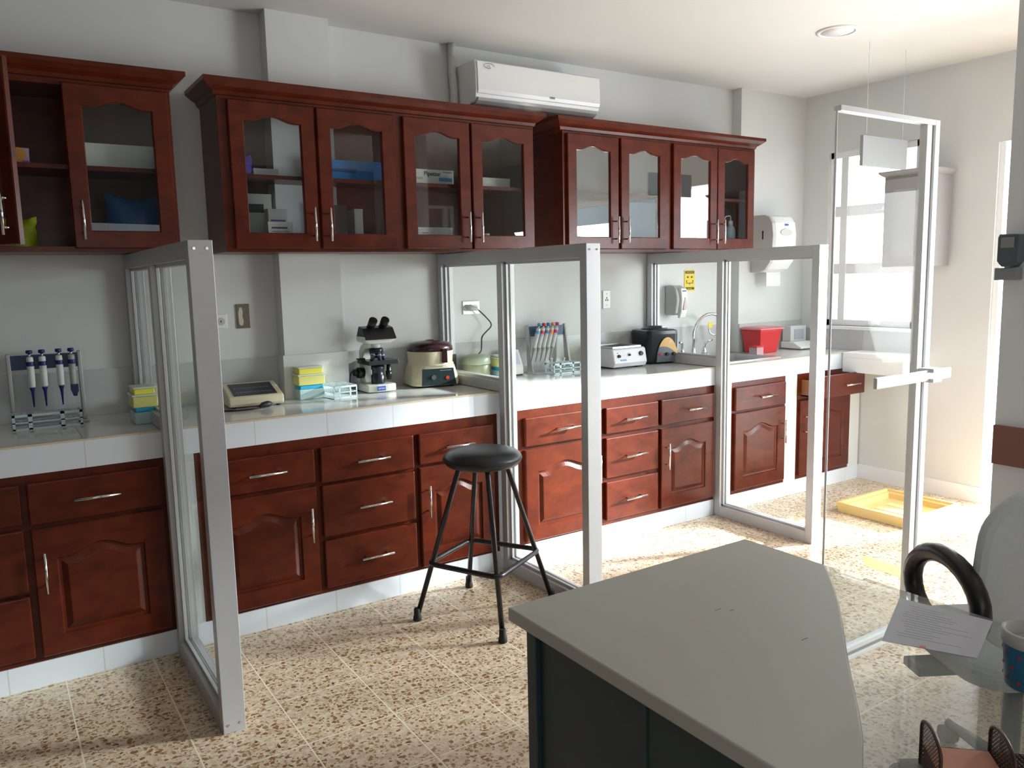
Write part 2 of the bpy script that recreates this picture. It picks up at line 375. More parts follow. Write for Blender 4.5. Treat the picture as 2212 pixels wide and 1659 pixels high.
MB().box(XL + .002, XR - .012, YC, YC + .012, 0, 0.098).build('plinth', TILE, ct, world=True)
px_ = XL + .002
for a, b in BASES + [(XR - .012, None)]:
    MB().box(px_, a, YC + 0.002, YC + .1, 0.098, 0.82).build('pier', mat('pier_paint', (0.72, 0.74, 0.74), 0.5), ct, world=True); px_ = b

# ------------------------------------------------------------------ joinery helpers
def arch(x0, x1, z0, z1, hump, n=18, sh=0.10):
    """outline bottom-left, up, arched top left to right, down; z1 is the shoulder height"""
    pts = [(x0, z0), (x0, z1)]
    for i in range(1, n):
        t = i / n; s = (t - sh) / (1 - 2 * sh); h = 0 if s <= 0 or s >= 1 else hump * (1 - math.cos(2 * PI * s)) / 2
        pts.append((x0 + (x1 - x0) * t, z1 + h))
    pts += [(x1, z1), (x1, z0)]
    return pts
def outer_for(inner, x0, x1, z0, z1):
    n = len(inner); out = [(x0, z0), (x0, z1)]
    for i in range(2, n - 2): out.append((inner[i][0], z1))
    return out + [(x1, z1), (x1, z0)]
def P3(pts, y): return [(x, y, z) for x, z in pts]
def handle(parent, p0, p1, out=0.034, r=0.0055, world=True, dirv=(0, -1, 0)):
    a, b, d = Vector(p0), Vector(p1), Vector(dirv) * out
    t = (b - a); mb = MB().tube([a + d, b + d], r)
    for f in (0.17, 0.83): mb.tube([a + t * f, a + t * f + d], 0.0042, 8)
    return mb.build('handle', CHROME, parent, world=world)
def drawer(par, x0, x1, z0, z1, yf=YC - 0.018, hx=None, hw=0.16, box=0.0, name='drawer'):
    o = MB().box(x0, x1, yf, YC + 0.004 if not box else yf + 0.02, z0, z1).build(name, WOOD, par, 0.006, 3, world=True)
    hx = (x0 + x1) / 2 if hx is None else hx; zc = (z0 + z1) / 2
    handle(o, (hx - hw / 2, yf, zc), (hx + hw / 2, yf, zc))
    if box:
        MB().box(x0 + .03, x0 + .045, yf + .02, YC + .35, z0 + .01, z1 - .03).box(x1 - .045, x1 - .03, yf + .02, YC + .35, z0 + .01, z1 - .03).box(x0 + .03, x1 - .03, yf + .02, YC + .35, z0 + .01, z0 + .02).build('drawer_box', mat('drawer_side', (0.30, 0.12, 0.05), 0.5), o, world=True)
    return o
def panel_door(par, x0, x1, z0, z1, hside, yf=YC - 0.018, st=0.075):
    mb = MB(); yb = YC + 0.004
    def L(ins): return arch(x0 + st + ins, x1 - st - ins, z0 + st + ins, z1 - st - 0.045 - ins, 0.038)
    i0 = L(0); e = 0.004
    out = outer_for(i0, x0 + e, x1 - e, z0 + e, z1 - e); out2 = outer_for(i0, x0, x1, z0, z1)
    mb.rings([P3(out2, yb), P3(out2, yf + e), P3(out, yf), P3(i0, yf), P3(L(0.005), yf + 0.009), P3(L(0.014), yf + 0.010), P3(L(0.034), yf + 0.0015), P3(L(0.038), yf + 0.001)], True, True)
    o = mb.build('door', WOOD, par, world=True)
    if hside:
        hx = x0 + 0.035 if hside == 'l' else x1 - 0.035
        handle(o, (hx, yf, z1 - 0.085), (hx, yf, z1 - 0.24))
    return o
def base_cab(x0, x1, label):
    t = thing('base_cabinet', label, 'cabinet', ((x0 + x1) / 2, 3.6, 0.098))
    MB().box(x0 + .001, x1 - .001, YC + 0.004, YC + 0.022, 0.099, 0.819).box(x0 + .001, x0 + 0.02, YC + .022, YB - .05, 0.099, 0.819).box(x1 - 0.02, x1 - .001, YC + .022, YB - .05, 0.099, 0.819).box(x0 + .02, x1 - 0.02, YC + .022, YB - .05, 0.099, 0.115).build('carcass', WOOD, t, world=True)
    return t
G = 'dark cherry base cabinets under the tiled counter'
# section A
a = base_cab(*BASES[0], 'dark cherry base cabinet left of the first glass partition'); tag(a, group=None)
for z0, z1 in ((0.64, 0.79), (0.38, 0.62), (0.125, 0.365)): drawer(a, -0.42, 0.052, z0, z1)
drawer(a, 0.075, 0.53, 0.632, 0.79, hx=0.302)
panel_door(a, 0.075, 0.53, 0.12, 0.615, 'l')
drawer(a, -1.0, -0.44, 0.632, 0.79); panel_door(a, -1.0, -0.44, 0.12, 0.615, 'l')
# section B
b = base_cab(*BASES[1], 'cherry base cabinet behind the black stool, between the first two partitions')
drawer(b, 0.70, 1.163, 0.622, 0.772, hx=0.947); panel_door(b, 0.70, 1.163, 0.115, 0.602, 'r')
for z0, z1 in ((0.612, 0.772), (0.362, 0.598), (0.125, 0.345)): drawer(b, 1.19, 1.648, z0, z1, hx=1.43)
drawer(b, 1.675, 2.095, 0.622, 0.772); panel_door(b, 1.675, 2.095, 0.115, 0.608, 'l')
# section C
c = base_cab(*BASES[2], 'sunlit cherry base cabinet between the second and third glass partitions')
drawer(c, 2.288, 2.80, 0.625, 0.778, hx=2.545); panel_door(c, 2.288, 2.80, 0.112, 0.607, 'r')
for z0, z1 in ((0.624, 0.772), (0.372, 0.602), (0.128, 0.350)): drawer(c, 2.83, 3.226, z0, z1, hx=3.03)
drawer(c, 3.25, 3.695, 0.625, 0.775, hx=3.52); panel_door(c, 3.25, 3.695, 0.122, 0.603, 'l')
# section D
d = base_cab(*BASES[3], 'small cherry base cabinet seen through the third glass partition')
drawer(d, 3.885, 4.372, 0.635, 0.785, hx=4.168); panel_door(d, 3.885, 4.372, 0.125, 0.622, 'r')
# section E
e = base_cab(*BASES[4], 'cherry base cabinet nearest the right wall with its top drawer pulled open')
drawer(e, 4.53, 5.08, 0.655, 0.805, yf=YC - 0.125, hx=4.90, box=1); panel_door(e, 4.53, 5.08, 0.125, 0.64, 'l')

# ------------------------------------------------------------------ wall cabinets
def crown(mb, x0, x1, yf, ext=0.0):
    steps = [(0.000, 2.305), (0.012, 2.315), (0.018, 2.330), (0.040, 2.345), (0.055, 2.358), (0.060, 2.362), (0.060, 2.380)]
    L = []
    for o, z in steps: L.append([(x0 - o, YB - 0.002, z), (x0 - o, yf - o, z), (x1 + o, yf - o, z), (x1 + o, YB - 0.002, z)])
    mb.rings(L, True, True)
ZB, ZT, ZS = 1.640, 2.31, 1.978
def wall_cab(x0, x1, label):
    t = thing('wall_cabinet', label, 'cabinet', ((x0 + x1) / 2, 3.84, ZB))
    m = MB().box(x0, x0 + 0.018, YU + .018, YB - .002, ZB, ZT).box(x1 - 0.018, x1, YU + .018, YB - .002, ZB, ZT).box(x0 + .018, x1 - .018, YU + .018, YB - .002, ZB, ZB + .018).box(x0 + .018, x1 - .018, YU + .018, YB - .002, ZT - .018, ZT)
    m.build('carcass', WOOD, t, 0.001, world=True)
    for a_, b_ in ([(x0 + .018, 1.221), (1.539, x1 - .018)] if x0 < 1.2 < x1 else [(4.04, x1 - .018)] if x0 > 2.7 else [(x0 + .018, x1 - .018)]):
        MB().box(a_, b_, YB - .010, YB - .004, ZB + .018, ZT - .018).build('back_panel', WOOD, t, world=True)
    MB().box(x0 + .018, x1 - .018, YU + .03, YB - .012 if not x0 < 1.2 < x1 else 3.898, ZS - .009, ZS + .009).build('shelf', WOOD, t, world=True)
    m = MB(); crown(m, x0, x1, YU + .016); m.build('crown_moulding', WOOD, t, world=True)
    return t
def face_frame(t, xs, x0, x1):
    m = MB().box(x0, x1, YU + .002, YU + .018, ZB, 1.663).box(x0, x1, YU + .002, YU + .018, 2.288, ZT)
    for a_, b_ in xs: m.box(a_, b_, YU + .002, YU + .018, 1.663, 2.288)
    m.build('face_frame', WOOD, t, world=True)
def glass_door(par, x0, x1, hside, gm=None):
    z0, z1 = 1.655, 2.296; st = 0.062; yf = YU - .018; yb = YU + .002; e = 0.004
    def L(ins): return arch(x0 + st + ins, x1 - st - ins, 1.722 + ins, 2.214 - ins, 0.024)
    i0 = L(0); out = outer_for(i0, x0 + e, x1 - e, z0 + e, z1 - e); out2 = outer_for(i0, x0, x1, z0, z1)
    mb = MB().rings([P3(L(0.004), yf + .006), P3(i0, yf), P3(out, yf), P3(out2, yf + e), P3(out2, yb), P3(L(0.004), yb), P3(L(0.004), yf + .006)])
    o = mb.build('door', WOOD, par, world=True)
    g = MB().rings([P3(L(0.001), yf + .010), P3(L(0.001), yf + .013)], True, True).build('door_glass', gm or CGLASS, o, world=True)
    hx = x0 + 0.035 if hside == 'l' else x1 - 0.028
    handle(o, (hx, yf, 1.688), (hx, yf, 1.842))
    return o
# cabinet 1 (left edge of the view), left door standing open
c1 = wall_cab(-0.85, 0.735, 'dark cherry wall cabinet at the left edge with one door standing open')
face_frame(c1, [(-0.85, -0.80), (-0.075, -0.045), (0.71, 0.735)], -0.85, 0.735)
glass_door(c1, 0.335, 0.722, 'l'); glass_door(c1, -0.80, -0.43, 'r'); glass_door(c1, -0.42, -0.055, 'l')
# the open leaf, hinged on its left edge and swung about 59 degrees into the room
lf = glass_door(c1, -0.048, 0.330, 'r'); lf.name = 'open_door'
hp = Vector((-0.048, YU, 0)) - Vector(c1.location)
lf.matrix_local = Matrix.Translation(hp) @ Matrix.Rotation(math.radians(-59), 4, 'Z') @ Matrix.Translation(-hp)
# cabinet 2
c2 = wall_cab(0.925, 2.590, 'middle dark cherry wall cabinet with four glazed doors, beneath the air conditioner')
face_frame(c2, [(0.925, 0.97), (1.34, 1.37), (1.745, 1.805), (2.17, 2.19), (2.57, 2.59)], 0.925, 2.59)
for x0, x1, h in ((0.964, 1.350, 'r'), (1.362, 1.750, 'l'), (1.800, 2.178, 'r'), (2.188, 2.577, 'l')): glass_door(c2, x0, x1, h)
# cabinet 3
c3 = wall_cab(2.790, 4.395, 'right dark cherry wall cabinet whose panes reflect the pale room')
face_frame(c3, [(2.79, 2.82), (3.18, 3.21), (3.575, 3.64), (4.01, 4.04), (4.365, 4.395)], 2.79, 4.395)
for x0, x1, h in ((2.812, 3.188, 'r'), (3.206, 3.580, 'l'), (3.632, 4.021, 'r'), (4.027, 4.378, 'l')): glass_door(c3, x0, x1, h, C3GLASS if x1 < 4.1 else None)

# ------------------------------------------------------------------ glass partitions
def partition(x0, x1, yf, label, ymull):
    t = thing('glass_partition', label, 'partition', ((x0 + x1) / 2, 3.2, 0), group=None)
    xc = (x0 + x1) / 2; zt = 1.638
    f = MB().box(x0, x1, yf, yf + .045, 0, zt)                            # outer post
    post = f.build('post', ALU, t, 0.002, world=True)
    for z in (1.612, 0.03):
        for xx in (x0 + .018, x1 - .018): MB().tube([(xx, yf - .002, z), (xx, yf + .003, z)], 0.0045, 10).build('screw', CHROME, post, world=True)
    MB().box(x0, x1, yf + .045, YB - .014, 1.578, zt).build('top_rail', ALU, t, 0.002, world=True)
    MB().box(x0, x1, ymull + .045, YB - .014, 0.9325, 0.985).build('counter_rail', ALU, t, 0.002, world=True)
    MB().box(x0, x1, yf + .045, ymull, 0, 0.065).build('bottom_rail', ALU, t, 0.002, world=True)
    MB().box(x0, x1, ymull, ymull + .045, 0, 1.578).build('post', ALU, t, 0.002, world=True)
    MB().box(x0, x1, YB - .055, YB - .014, 0.985, 1.578).build('wall_post', ALU, t, 0.002, world=True)
    # glazing beads on the right-hand face and panes
    bd = MB()
    for ya, yb_, za, zb in ((yf + .045, ymull, 0.065, 1.578), (ymull + .045, YB - .055, 0.985, 1.578)):
        for q in (xc - .018, xc + .006):
            bd.box(q, q + .012, ya, ya + .012, za, zb).box(q, q + .012, yb_ - .012, yb_, za, zb).box(q, q + .012, ya, yb_, za, za + .012).box(q, q + .012, ya, yb_, zb - .012, zb)
    bd.build('glazing_bead', ALU, t, 0.001, world=True)
    MB().box(xc - .003, xc + .003, yf + .047, ymull - .002, 0.067, 1.576).build('pane', GLASS, t, world=True)
    MB().box(xc - .003, xc + .003, ymull + .047, YB - .057, 0.987, 1.576).build('pane', GLASS, t, world=True)
    return t
partition(0.547, 0.622, 2.640, 'aluminium and glass partition nearest the left edge, beside the blue pipettes', 3.328)
partition(2.137, 2.213, 2.665, 'aluminium and glass partition directly behind the black stool', 3.328)
partition(3.713, 3.788, 2.670, 'aluminium and glass partition standing in front of the sink', 3.335)

# ------------------------------------------------------------------ desk
DX0, DX1, DY0, DY1 = 0.945, 1.752, 0.20, 1.478
curve = [(1.752, 1.218), (1.659, 1.129), (1.572, 1.054), (1.473, 0.975), (1.367, 0.894), (1.292, 0.834), (1.201, 0.76), (1.131, 0.706), (1.054, 0.656)]  # outline of the viewer's silhouette, where the reflection stops
dk = thing('desk', 'grey topped desk with dark teal panels in the right foreground', 'desk', (1.35, 1.0, 0))
tp = MB().prism([(DX0, DY0), (DX0, DY1), (DX1, DY1)] + curve + [(1.054, DY0)], 2, 0.718, 0.75).build('desktop', LAM, dk, 0.004, 3, world=True)
for x, y, l_ in ((1.31, 1.185, .02), (1.335, 1.165, .012), (1.34, .98, .02)):
    MB().box(x, x + l_, y, y + .0015, 0.7495, 0.7503).build('scratch', INKG, tp, world=True)
MB().prism(curve + [(1.054, DY0), (DX1, DY0)], 2, 0.738, 0.749).build('reflection_top', DREFL, dk, world=True)  # clear section added where the reflected floor covers the solid desk
MB().box(DX0 + .022, DX0 + .042, DY0 + .02, DY1 - .06, 0.0, 0.718).build('side_panel', TEAL, dk, 0.002, world=True)
MB().box(DX0 + .010, DX0 + .045, DY1 - .095, DY1 - .06, 0, 0.718).build('leg', TEAL, dk, 0.002, world=True)
MB().box(DX0 + .018, DX0 + .023, 1.037, 1.043, 0, 0.718).build('seam_strip', mat('teal_edge', (0.03, 0.07, 0.07), .4), dk, world=True)
MB().box(DX0 + .042, 1.52, DY1 - .09, DY1 - .07, 0.25, 0.718).build('modesty_panel', TEAL, dk, world=True)
MB().box(1.50, 1.54, DY1 - .11, DY1 - .07, 0, 0.718).build('leg', TEAL, dk, 0.002, world=True)
MB().box(1.70, 1.74, DY0 + .02, DY0 + .06, 0, 0.738).build('leg', TEAL, dk, 0.002, world=True)

# papers on the desk
def sheet(pts, z, label, lines, n=0):
    o = MB().prism(pts, 2, z, z + .0012).build('paper_sheet', mat('paper', (0.52, 0.53, 0.60), 0.6), None); tag(o, label, 'paper')
    a, b_, c_, d_ = [Vector((*p, 0)) for p in pts]
    m = MB()
    for k in range(lines):
        f = 0.12 + 0.76 * k / lines; p = a.lerp(d_, f); q = b_.lerp(c_, f); s = p.lerp(q, 0.1 + .1 * random.random()); e_ = p.lerp(q, 0.45 + 0.45 * random.random()); n_ = (d_ - a).normalized() * 0.0014
        z_ = z + .0013
        m._add([(s.x, s.y, z_), (e_.x, e_.y, z_), (e_.x + n_.x, e_.y + n_.y, z_), (s.x + n_.x, s.y + n_.y, z_)], [(0, 1, 2, 3)])
    m.build('printed_lines', INKG, o)
    return o
p1 = sheet([(1.700, 0.985), (1.740, 0.800), (1.545, 0.735), (1.470, 0.885)], 0.7495, 'printed sheet of paper with a small red mark on the desktop', 14)
MB().lathe([(0.006, 0), (0.006, .0006)], (1.505, 0.82, 0.7515), 12).build('red_mark', RED, p1)

# blue spotted cup and mesh organiser on the desk
cup = thing('pencil_cup', 'blue cup with small red spots at the right end of the desk', 'cup', (1.515, 0.628, 0.7492))
MB().lathe([(0.036, 0), (0.040, 0.004), (0.046, 0.088), (0.044, 0.089), (0.038, 0.008), (0.001, 0.007)], seg=32).build('cup_body', mat('blue_cup', (0.02, 0.14, 0.26), 0.35), cup)
MB().lathe([(0.0460, 0.080), (0.049, 0.084), (0.049, 0.104), (0.044, 0.106), (0.043, .082)], seg=32).build('rim', mat('pale_rim', (0.5, 0.5, 0.46), .4), cup)
for k in range(10):
    for j in range(3):
        an = 2 * PI * (k + 0.5 * (j % 2)) / 10; z = 0.018 + 0.024 * j; r = 0.0405 + 0.006 * z / .09
        MB().lathe([(0.0035, 0), (0.0035, 0.0008)], (0, 0, 0), 8, M=Matrix.Translation((math.cos(an) * r, math.sin(an) * r, z)) @ Matrix.Rotation(an, 4, 'Z') @ Matrix.Rotation(PI / 2, 4, 'Y')).build('spot', mat('red_spot', (0.45, 0.04, 0.05), .5), cup)

def mesh_mat():
    m = bpy.data.materials.new('brown_wire_mesh'); n, l, b_ = nodes(m)
    b_.inputs['Base Color'].default_value = (0.10, 0.055, 0.04, 1); b_.inputs['Metallic'].default_value = 0.5; b_.inputs['Roughness'].default_value = 0.45
    tc = n.new('ShaderNodeTexCoord'); sp = n.new('ShaderNodeSeparateXYZ'); l.new(tc.outputs['Object'], sp.inputs[0])
    u = n.new('ShaderNodeMath'); u.operation = 'ADD'; l.new(sp.outputs[0], u.inputs[0]); l.new(sp.outputs[1], u.inputs[1])
    outs = []
    for sgn in ('ADD', 'SUBTRACT'):
        s_ = n.new('ShaderNodeMath'); s_.operation = sgn; l.new(u.outputs[0], s_.inputs[0]); l.new(sp.outputs[2], s_.inputs[1])
        f = n.new('ShaderNodeMath'); f.operation = 'FLOORED_MODULO'; f.inputs[1].default_value = 0.0070; l.new(s_.outputs[0], f.inputs[0])
        g = n.new('ShaderNodeMath'); g.operation = 'GREATER_THAN'; g.inputs[1].default_value = 0.0020; l.new(f.outputs[0], g.inputs[0]); outs.append(g)
    mu = n.new('ShaderNodeMath'); mu.operation = 'MULTIPLY'; l.new(outs[0].outputs[0], mu.inputs[0]); l.new(outs[1].outputs[0], mu.inputs[1])
    t = n.new('ShaderNodeBsdfTransparent'); mx = n.new('ShaderNodeMixShader'); l.new(mu.outputs[0], mx.inputs[0]); l.new(b_.outputs[0], mx.inputs[1]); l.new(t.outputs[0], mx.inputs[2]); l.new(mx.outputs[0], n['Material Output'].inputs[0])
    return m
WM = mesh_mat(); BRN = mat('brown_metal', (0.10, 0.05, 0.035), 0.4, 0.4)
og = thing('desk_organizer', 'brown wire mesh desk organizer at the bottom right corner', 'desk organizer', (1.155, 0.528, 0.7505), math.radians(-45))
# local x runs along the picture's width, y away from the viewer
def end_panel(x):
    poly = [(-0.045, 0), (-0.045, 0.062)] + [(-0.045 * math.cos(PI * k / 10), 0.062 + 0.020 * math.sin(PI * k / 10)) for k in range(1, 10)] + [(0.045, 0.062), (0.045, 0)]
    e_ = MB().prism([(y, z) for y, z in poly], 0, x - .0006, x + .0006).build('mesh_panel', WM, og)
    MB().tube([(x, y, z) for y, z in poly], 0.0028, 8).build('rim', BRN, e_)
end_panel(-0.075); end_panel(0.02); end_panel(.075)
MB().box(-0.075, 0.075, -0.045, 0.045, 0, 0.0015).build('base_tray', BRN, og)
MB().box(-0.075, 0.075, 0.044, 0.0455, 0.0015, 0.03).build('mesh_panel', WM, og)
np_ = MB().box(-0.072, 0.017, -0.040, 0.040, 0.0, 0.030).build('note_block', mat('salmon_paper', (0.55, 0.24, 0.15), .6), None, 0.001)
np_.matrix_world = Matrix.Translation((1.155, 0.528, 0.753)) @ Matrix.Rotation(math.radians(-45), 4, 'Z'); tag(np_, 'salmon coloured note block lying in the mesh organizer', 'note block')

# ------------------------------------------------------------------ reflection of a glazed door frame, built as an object beyond the desk
gd = thing('reflected_door', 'reflection of a white framed glass door, built beyond the desk, before the window', 'door', (2.8, 1.75, 0))
X0, X1, Y0 = 2.515, 3.150, 1.744
MB().box(X0, X0 + .006, Y0 + .010, Y0 + .018, 0, 2.065).box(X1 - .032, X1 - .0, Y0, Y0 + .03, 0, 2.065).box(X1 - .09, X1 - .055, Y0, Y0 + .03, 0.035, 2.045).box(X0 + .006, X1 - .032, Y0, Y0 + .03, 2.045, 2.065).box(X0 + .006, X1 - .032, Y0, Y0 + .03, 0.0, 0.016).box(X0 + .006, X1 - .055, Y0, Y0 + .03, 0.035, 0.055).build('frame', WFRAME, gd, 0.002, world=True)
MB().box(X1 - .055, X1 - .032, Y0 + .008, Y0 + .022, 0.016, 2.045).box(X0 + .014, X1 - .055, Y0 + .008, Y0 + .022, 0.016, 0.035).build('gasket', GREY, gd, world=True)
MB().box(X0 + .014, X1 - .09, Y0 + .012, Y0 + .017, 0.055, 2.045).build('pane', WGLASS, gd, world=True)
bar = MB().box(2.72, 3.235, Y0 - .045, Y0 - .03, 1.062, 1.105).build('push_bar', mat('satin_bar', (0.62, 0.62, 0.62), .4, .3), gd, 0.004, world=True)
for z in (1.064, 1.103): MB().box(3.075, 3.14, Y0 - .06, Y0 + .0, z - .008, z + .008).build('bracket', WFRAME, bar, 0.002, world=True)

# ------------------------------------------------------------------ chair
ch = thing('office_chair', 'grey office chair with black looped armrests behind the desk', 'chair', (2.30, 0.98, 0), math.radians(60))
# local +x is the way the chair faces
def rr(w_, h_, r, n=6):
    pts = []
    for cx, cy, a0 in ((w_ / 2 - r, h_ / 2 - r, 0), (-w_ / 2 + r, h_ / 2 - r, 90), (-w_ / 2 + r, -h_ / 2 + r, 180), (w_ / 2 - r, -h_ / 2 + r, 270)):
        for k in range(n + 1):
            an = math.radians(a0 + 90 * k / n); pts.append((cx + r * math.cos(an), cy + r * math.sin(an)))
    return pts
def cushion(w_, h_, r, th, f):
    L = []
    for t, s in ((0, .90), (.2, .98), (.5, 1), (.8, .98), (1, .90)): L.append([f(p[0] * s, p[1] * s, th * t) for p in rr(w_, h_, r)])
    return MB().rings(L, True, True)
bk = cushion(0.50, 0.50, 0.16, 0.06, lambda a_, b_, t: (-0.17 - 0.10 * (b_ + 0.22) + t * .8 + 0.35 * a_ * a_, a_, 0.745 + b_ * .92)).build('backrest', CHAIRG, ch, sub=1)
st_ = cushion(0.48, 0.46, 0.10, 0.07, lambda a_, b_, t: (b_ + .04, a_, 0.42 + t)).build('seat', CHAIRG, ch, sub=1)
for s in (-1, 1):
    pts = []
    for k in range(25):
        an = 2 * PI * k / 24; pts.append((-0.055 + 0.150 * math.cos(an), s * 0.262, 0.650 + 0.104 * math.sin(an)))
    MB().tube(pts[:-1], 0.025, 10, closed=True).build('armrest', BLACK, ch)
MB().tube([(0.02, 0, 0.10), (0.02, 0, 0.43)], 0.025).build('gas_column', BLACK, ch)
MB().box(-0.20, -.16, -.04, .04, .38, .62).box(-0.2, .05, -.04, .04, .395, .42).box(-.02, .06, -.3, .3, .40, .425).build('back_support', BLACK, ch, .004)
bs = MB()
for k in range(5):
    an = 2 * PI * k / 5; bs.tube([(0.02, 0, 0.10), (0.02 + 0.28 * math.cos(an), 0.28 * math.sin(an), 0.065)], [.024, .014], 8)
bs.build('star_base', BLACK, ch)
for k in range(5):
    an = 2 * PI * k / 5; cx, cy = 0.02 + 0.28 * math.cos(an), 0.28 * math.sin(an)
    MB().tube([(cx - .02 * math.sin(an), cy + .02 * math.cos(an), .028), (cx + .02 * math.sin(an), cy - .02 * math.cos(an), .028)], 0.028, 14).tube([(cx, cy, .03), (cx, cy, .07)], .008, 8).build('castor', BLACK, ch)

# ------------------------------------------------------------------ stool
stl = thing('bar_stool', 'tall black four-legged stool with a round padded seat', 'stool', (1.795, 2.985, 0))
MB().lathe([(0.10, 0.672), (0.135, 0.676), (0.160, 0.684), (0.173, 0.700), (0.175, 0.716), (0.170, 0.728), (0.15, 0.742), (0.11, 0.751), (0.06, 0.755), (0.002, 0.757)], seg=48).build('seat', VINYL, stl)
MB().lathe([(0.1745, 0.708), (0.1775, 0.711), (0.1745, 0.714)], seg=48).build('piping', RUBBER, stl)
feet = [(-0.305, 0.09), (0.075, 0.285), (-0.115, -0.315), (0.30, -0.09)]
for fx, fy in feet:
    l_ = math.hypot(fx, fy); u_, v_ = fx / l_, fy / l_
    lg = MB().tube([(u_ * 0.105, v_ * 0.105, 0.68), (u_ * .115, v_ * .115, .655), (fx, fy, 0.02)], 0.0115, 14).build('leg', BMETAL, stl)
    MB().lathe([(0.015, 0), (0.019, 0.003), (0.019, 0.018), (0.0155, 0.026), (0.0145, 0.055), (0.012, 0.058)], (fx, fy, 0), 16).build('rubber_foot', RUBBER, lg)
zr = 0.256; rc = []
cs = []
for fx, fy in (feet[0], feet[1], feet[3], feet[2]):
    l_ = math.hypot(fx, fy); r_ = 0.115 + (l_ - 0.115) * (0.655 - zr) / 0.635 + 0.020; cs.append(Vector((fx / l_ * r_, fy / l_ * r_, zr)))
for i in range(4):
    p, c_, n_ = cs[i - 1], cs[i], cs[(i + 1) % 4]
    a_ = c_ + (p - c_).normalized() * 0.045; b_ = c_ + (n_ - c_).normalized() * 0.045
    for k in range(7):
        t = k / 6; rc.append(a_ * (1 - t) ** 2 + c_ * 2 * t * (1 - t) + b_ * t * t)
MB().tube(rc, 0.0115, 12, closed=True).build('foot_ring', BMETAL, stl)

# ------------------------------------------------------------------ things on the back wall
# air conditioner
ac = thing('air_conditioner', 'white wall-mounted split air conditioner above the middle cabinet', 'air conditioner', (2.72, 3.9, 2.43))
prof = [(YB - .002, 2.655), (3.80, 2.655), (3.785, 2.648), (3.778, 2.60), (3.776, 2.50), (3.785, 2.462), (3.815, 2.437), (3.87, 2.425), (YB - .002, 2.425)]
MB().prism(prof, 0, 2.292, 3.142).build('casing', WHITE, ac, 0.006, 3, world=True)
MB().prism([(3.7745, 2.645), (3.771, 2.60), (3.769, 2.50), (3.777, 2.478), (3.79, 2.48), (3.79, 2.645)], 0, 2.302, 3.140).build('front_cover', WHITE, ac, 0.004, 3, world=True)
MB().prism([(3.783, 2.460), (3.790, 2.448), (3.812, 2.4345), (3.86, 2.4245), (3.86, 2.4215), (3.810, 2.431), (3.787, 2.445), (3.779, 2.458)], 0, 2.31, 3.13).build('louvre', mat('silver_plastic', (.66, .67, .68), .3, .2), ac, world=True)
text('GREE', 0.016, INK, ac, (0.07, -0.1325, 0.068))
MB().tube([(2.375 + .032 * math.cos(2 * PI * k / 24), 3.769, 2.622 + .013 * math.sin(2 * PI * k / 24)) for k in range(20)] + [(2.375, 3.769, 2.626), (2.36, 3.769, 2.616)], 0.0011, 6).build('logo_mark', INKG, ac, world=True)
# pipe
pp = MB().tube([(2.262, 3.968, 2.768), (2.262, 3.968, 2.70), (2.259, 3.968, 2.62), (2.266, 3.968, 2.55), (2.266, 3.965, 2.49), (2.266, 3.965, 2.42), (2.266, 3.965, 2.385)], 0.022, 16).build('insulated_pipe', mat('pipe_wrap', (0.62, 0.61, 0.57), .6, bump=.3, scale=40), None)
tag(pp, 'off-white insulated pipe dropping from the ceiling beside the air conditioner', 'pipe')
# recessed ceiling light
cl = thing('ceiling_light', 'round recessed ceiling light, switched off', 'ceiling light', (3.95, 2.77, 2.77))
MB().lathe([(0.108, 0), (0.108, -0.005), (0.095, -0.009), (0.086, -0.006), (0.086, 0)], seg=40).build('trim_ring', WHITE, cl)
MB().lathe([(0.086, -0.001), (0.086, -0.004), (0.002, -0.0045)], seg=40).build('diffuser', mat('diffuser', (0.80, 0.79, 0.83), .4), cl)
# sockets and switch plates
def plate(name, label, cat, x0, x1, z0, z1, m, y=YB):
    t = thing(name, label, cat, ((x0 + x1) / 2, y - .002, (z0 + z1) / 2))
    MB().box(x0, x1, y - .008, y - .001, z0, z1).build('cover_plate', m, t, 0.002, world=True); return t
o1 = plate('wall_socket', 'white wall socket half hidden behind the leftmost partition post', 'socket', 0.872, 0.984, 1.288, 1.356, WHITE)
for dx in (-.026, .026):
    q = MB().tube([(0.928 + dx, YB - .0095, 1.322), (0.928 + dx, YB - .005, 1.322)], 0.019, 20).build('outlet', mat('outlet_grey', (.55, .50, .48), .4), o1, world=True)
    MB().box(0.925 + dx, 0.931 + dx, YB - .0105, YB - .009, 1.318, 1.326).build('socket_hole', INK, q, world=True)
o2 = plate('switch_plate', 'brown metal blank plate above the counter between the left partition and column', 'switch plate', 1.030, 1.094, 1.284, 1.402, mat('bronze_plate', (.22, .19, .15), .35, .6))
MB().prism([(1.040, 1.305), (1.048, 1.297), (1.058, 1.300), (1.062, 1.32), (1.057, 1.34), (1.060, 1.365), (1.056, 1.385), (1.045, 1.385), (1.038, 1.36)], 1, YB - .0088, YB - .0078).build('paint_smear', mat('smear', (.62, .58, .46), .6), o2, world=True)
for z in (1.315, 1.375): MB().tube([(1.066, YB - .0095, z), (1.066, YB - .007, z)], .003, 8).build('screw', CHROME, o2, world=True)
o3 = plate('wall_socket', 'double wall socket with a grey plug, seen through the second partition', 'socket', 2.298, 2.408, 1.296, 1.372, STEEL)
for dx in (-.027, .027):
    q = MB().tube([(2.353 + dx, YB - .0105, 1.334), (2.353 + dx, YB - .005, 1.334)], 0.019, 20).build('outlet', WHITE, o3, world=True)
    for d_ in (-.006, .006): MB().box(2.353 + dx + d_ - .001, 2.353 + dx + d_ + .001, YB - .0115, YB - .010, 1.332, 1.342).build('socket_hole', INK, q, world=True)
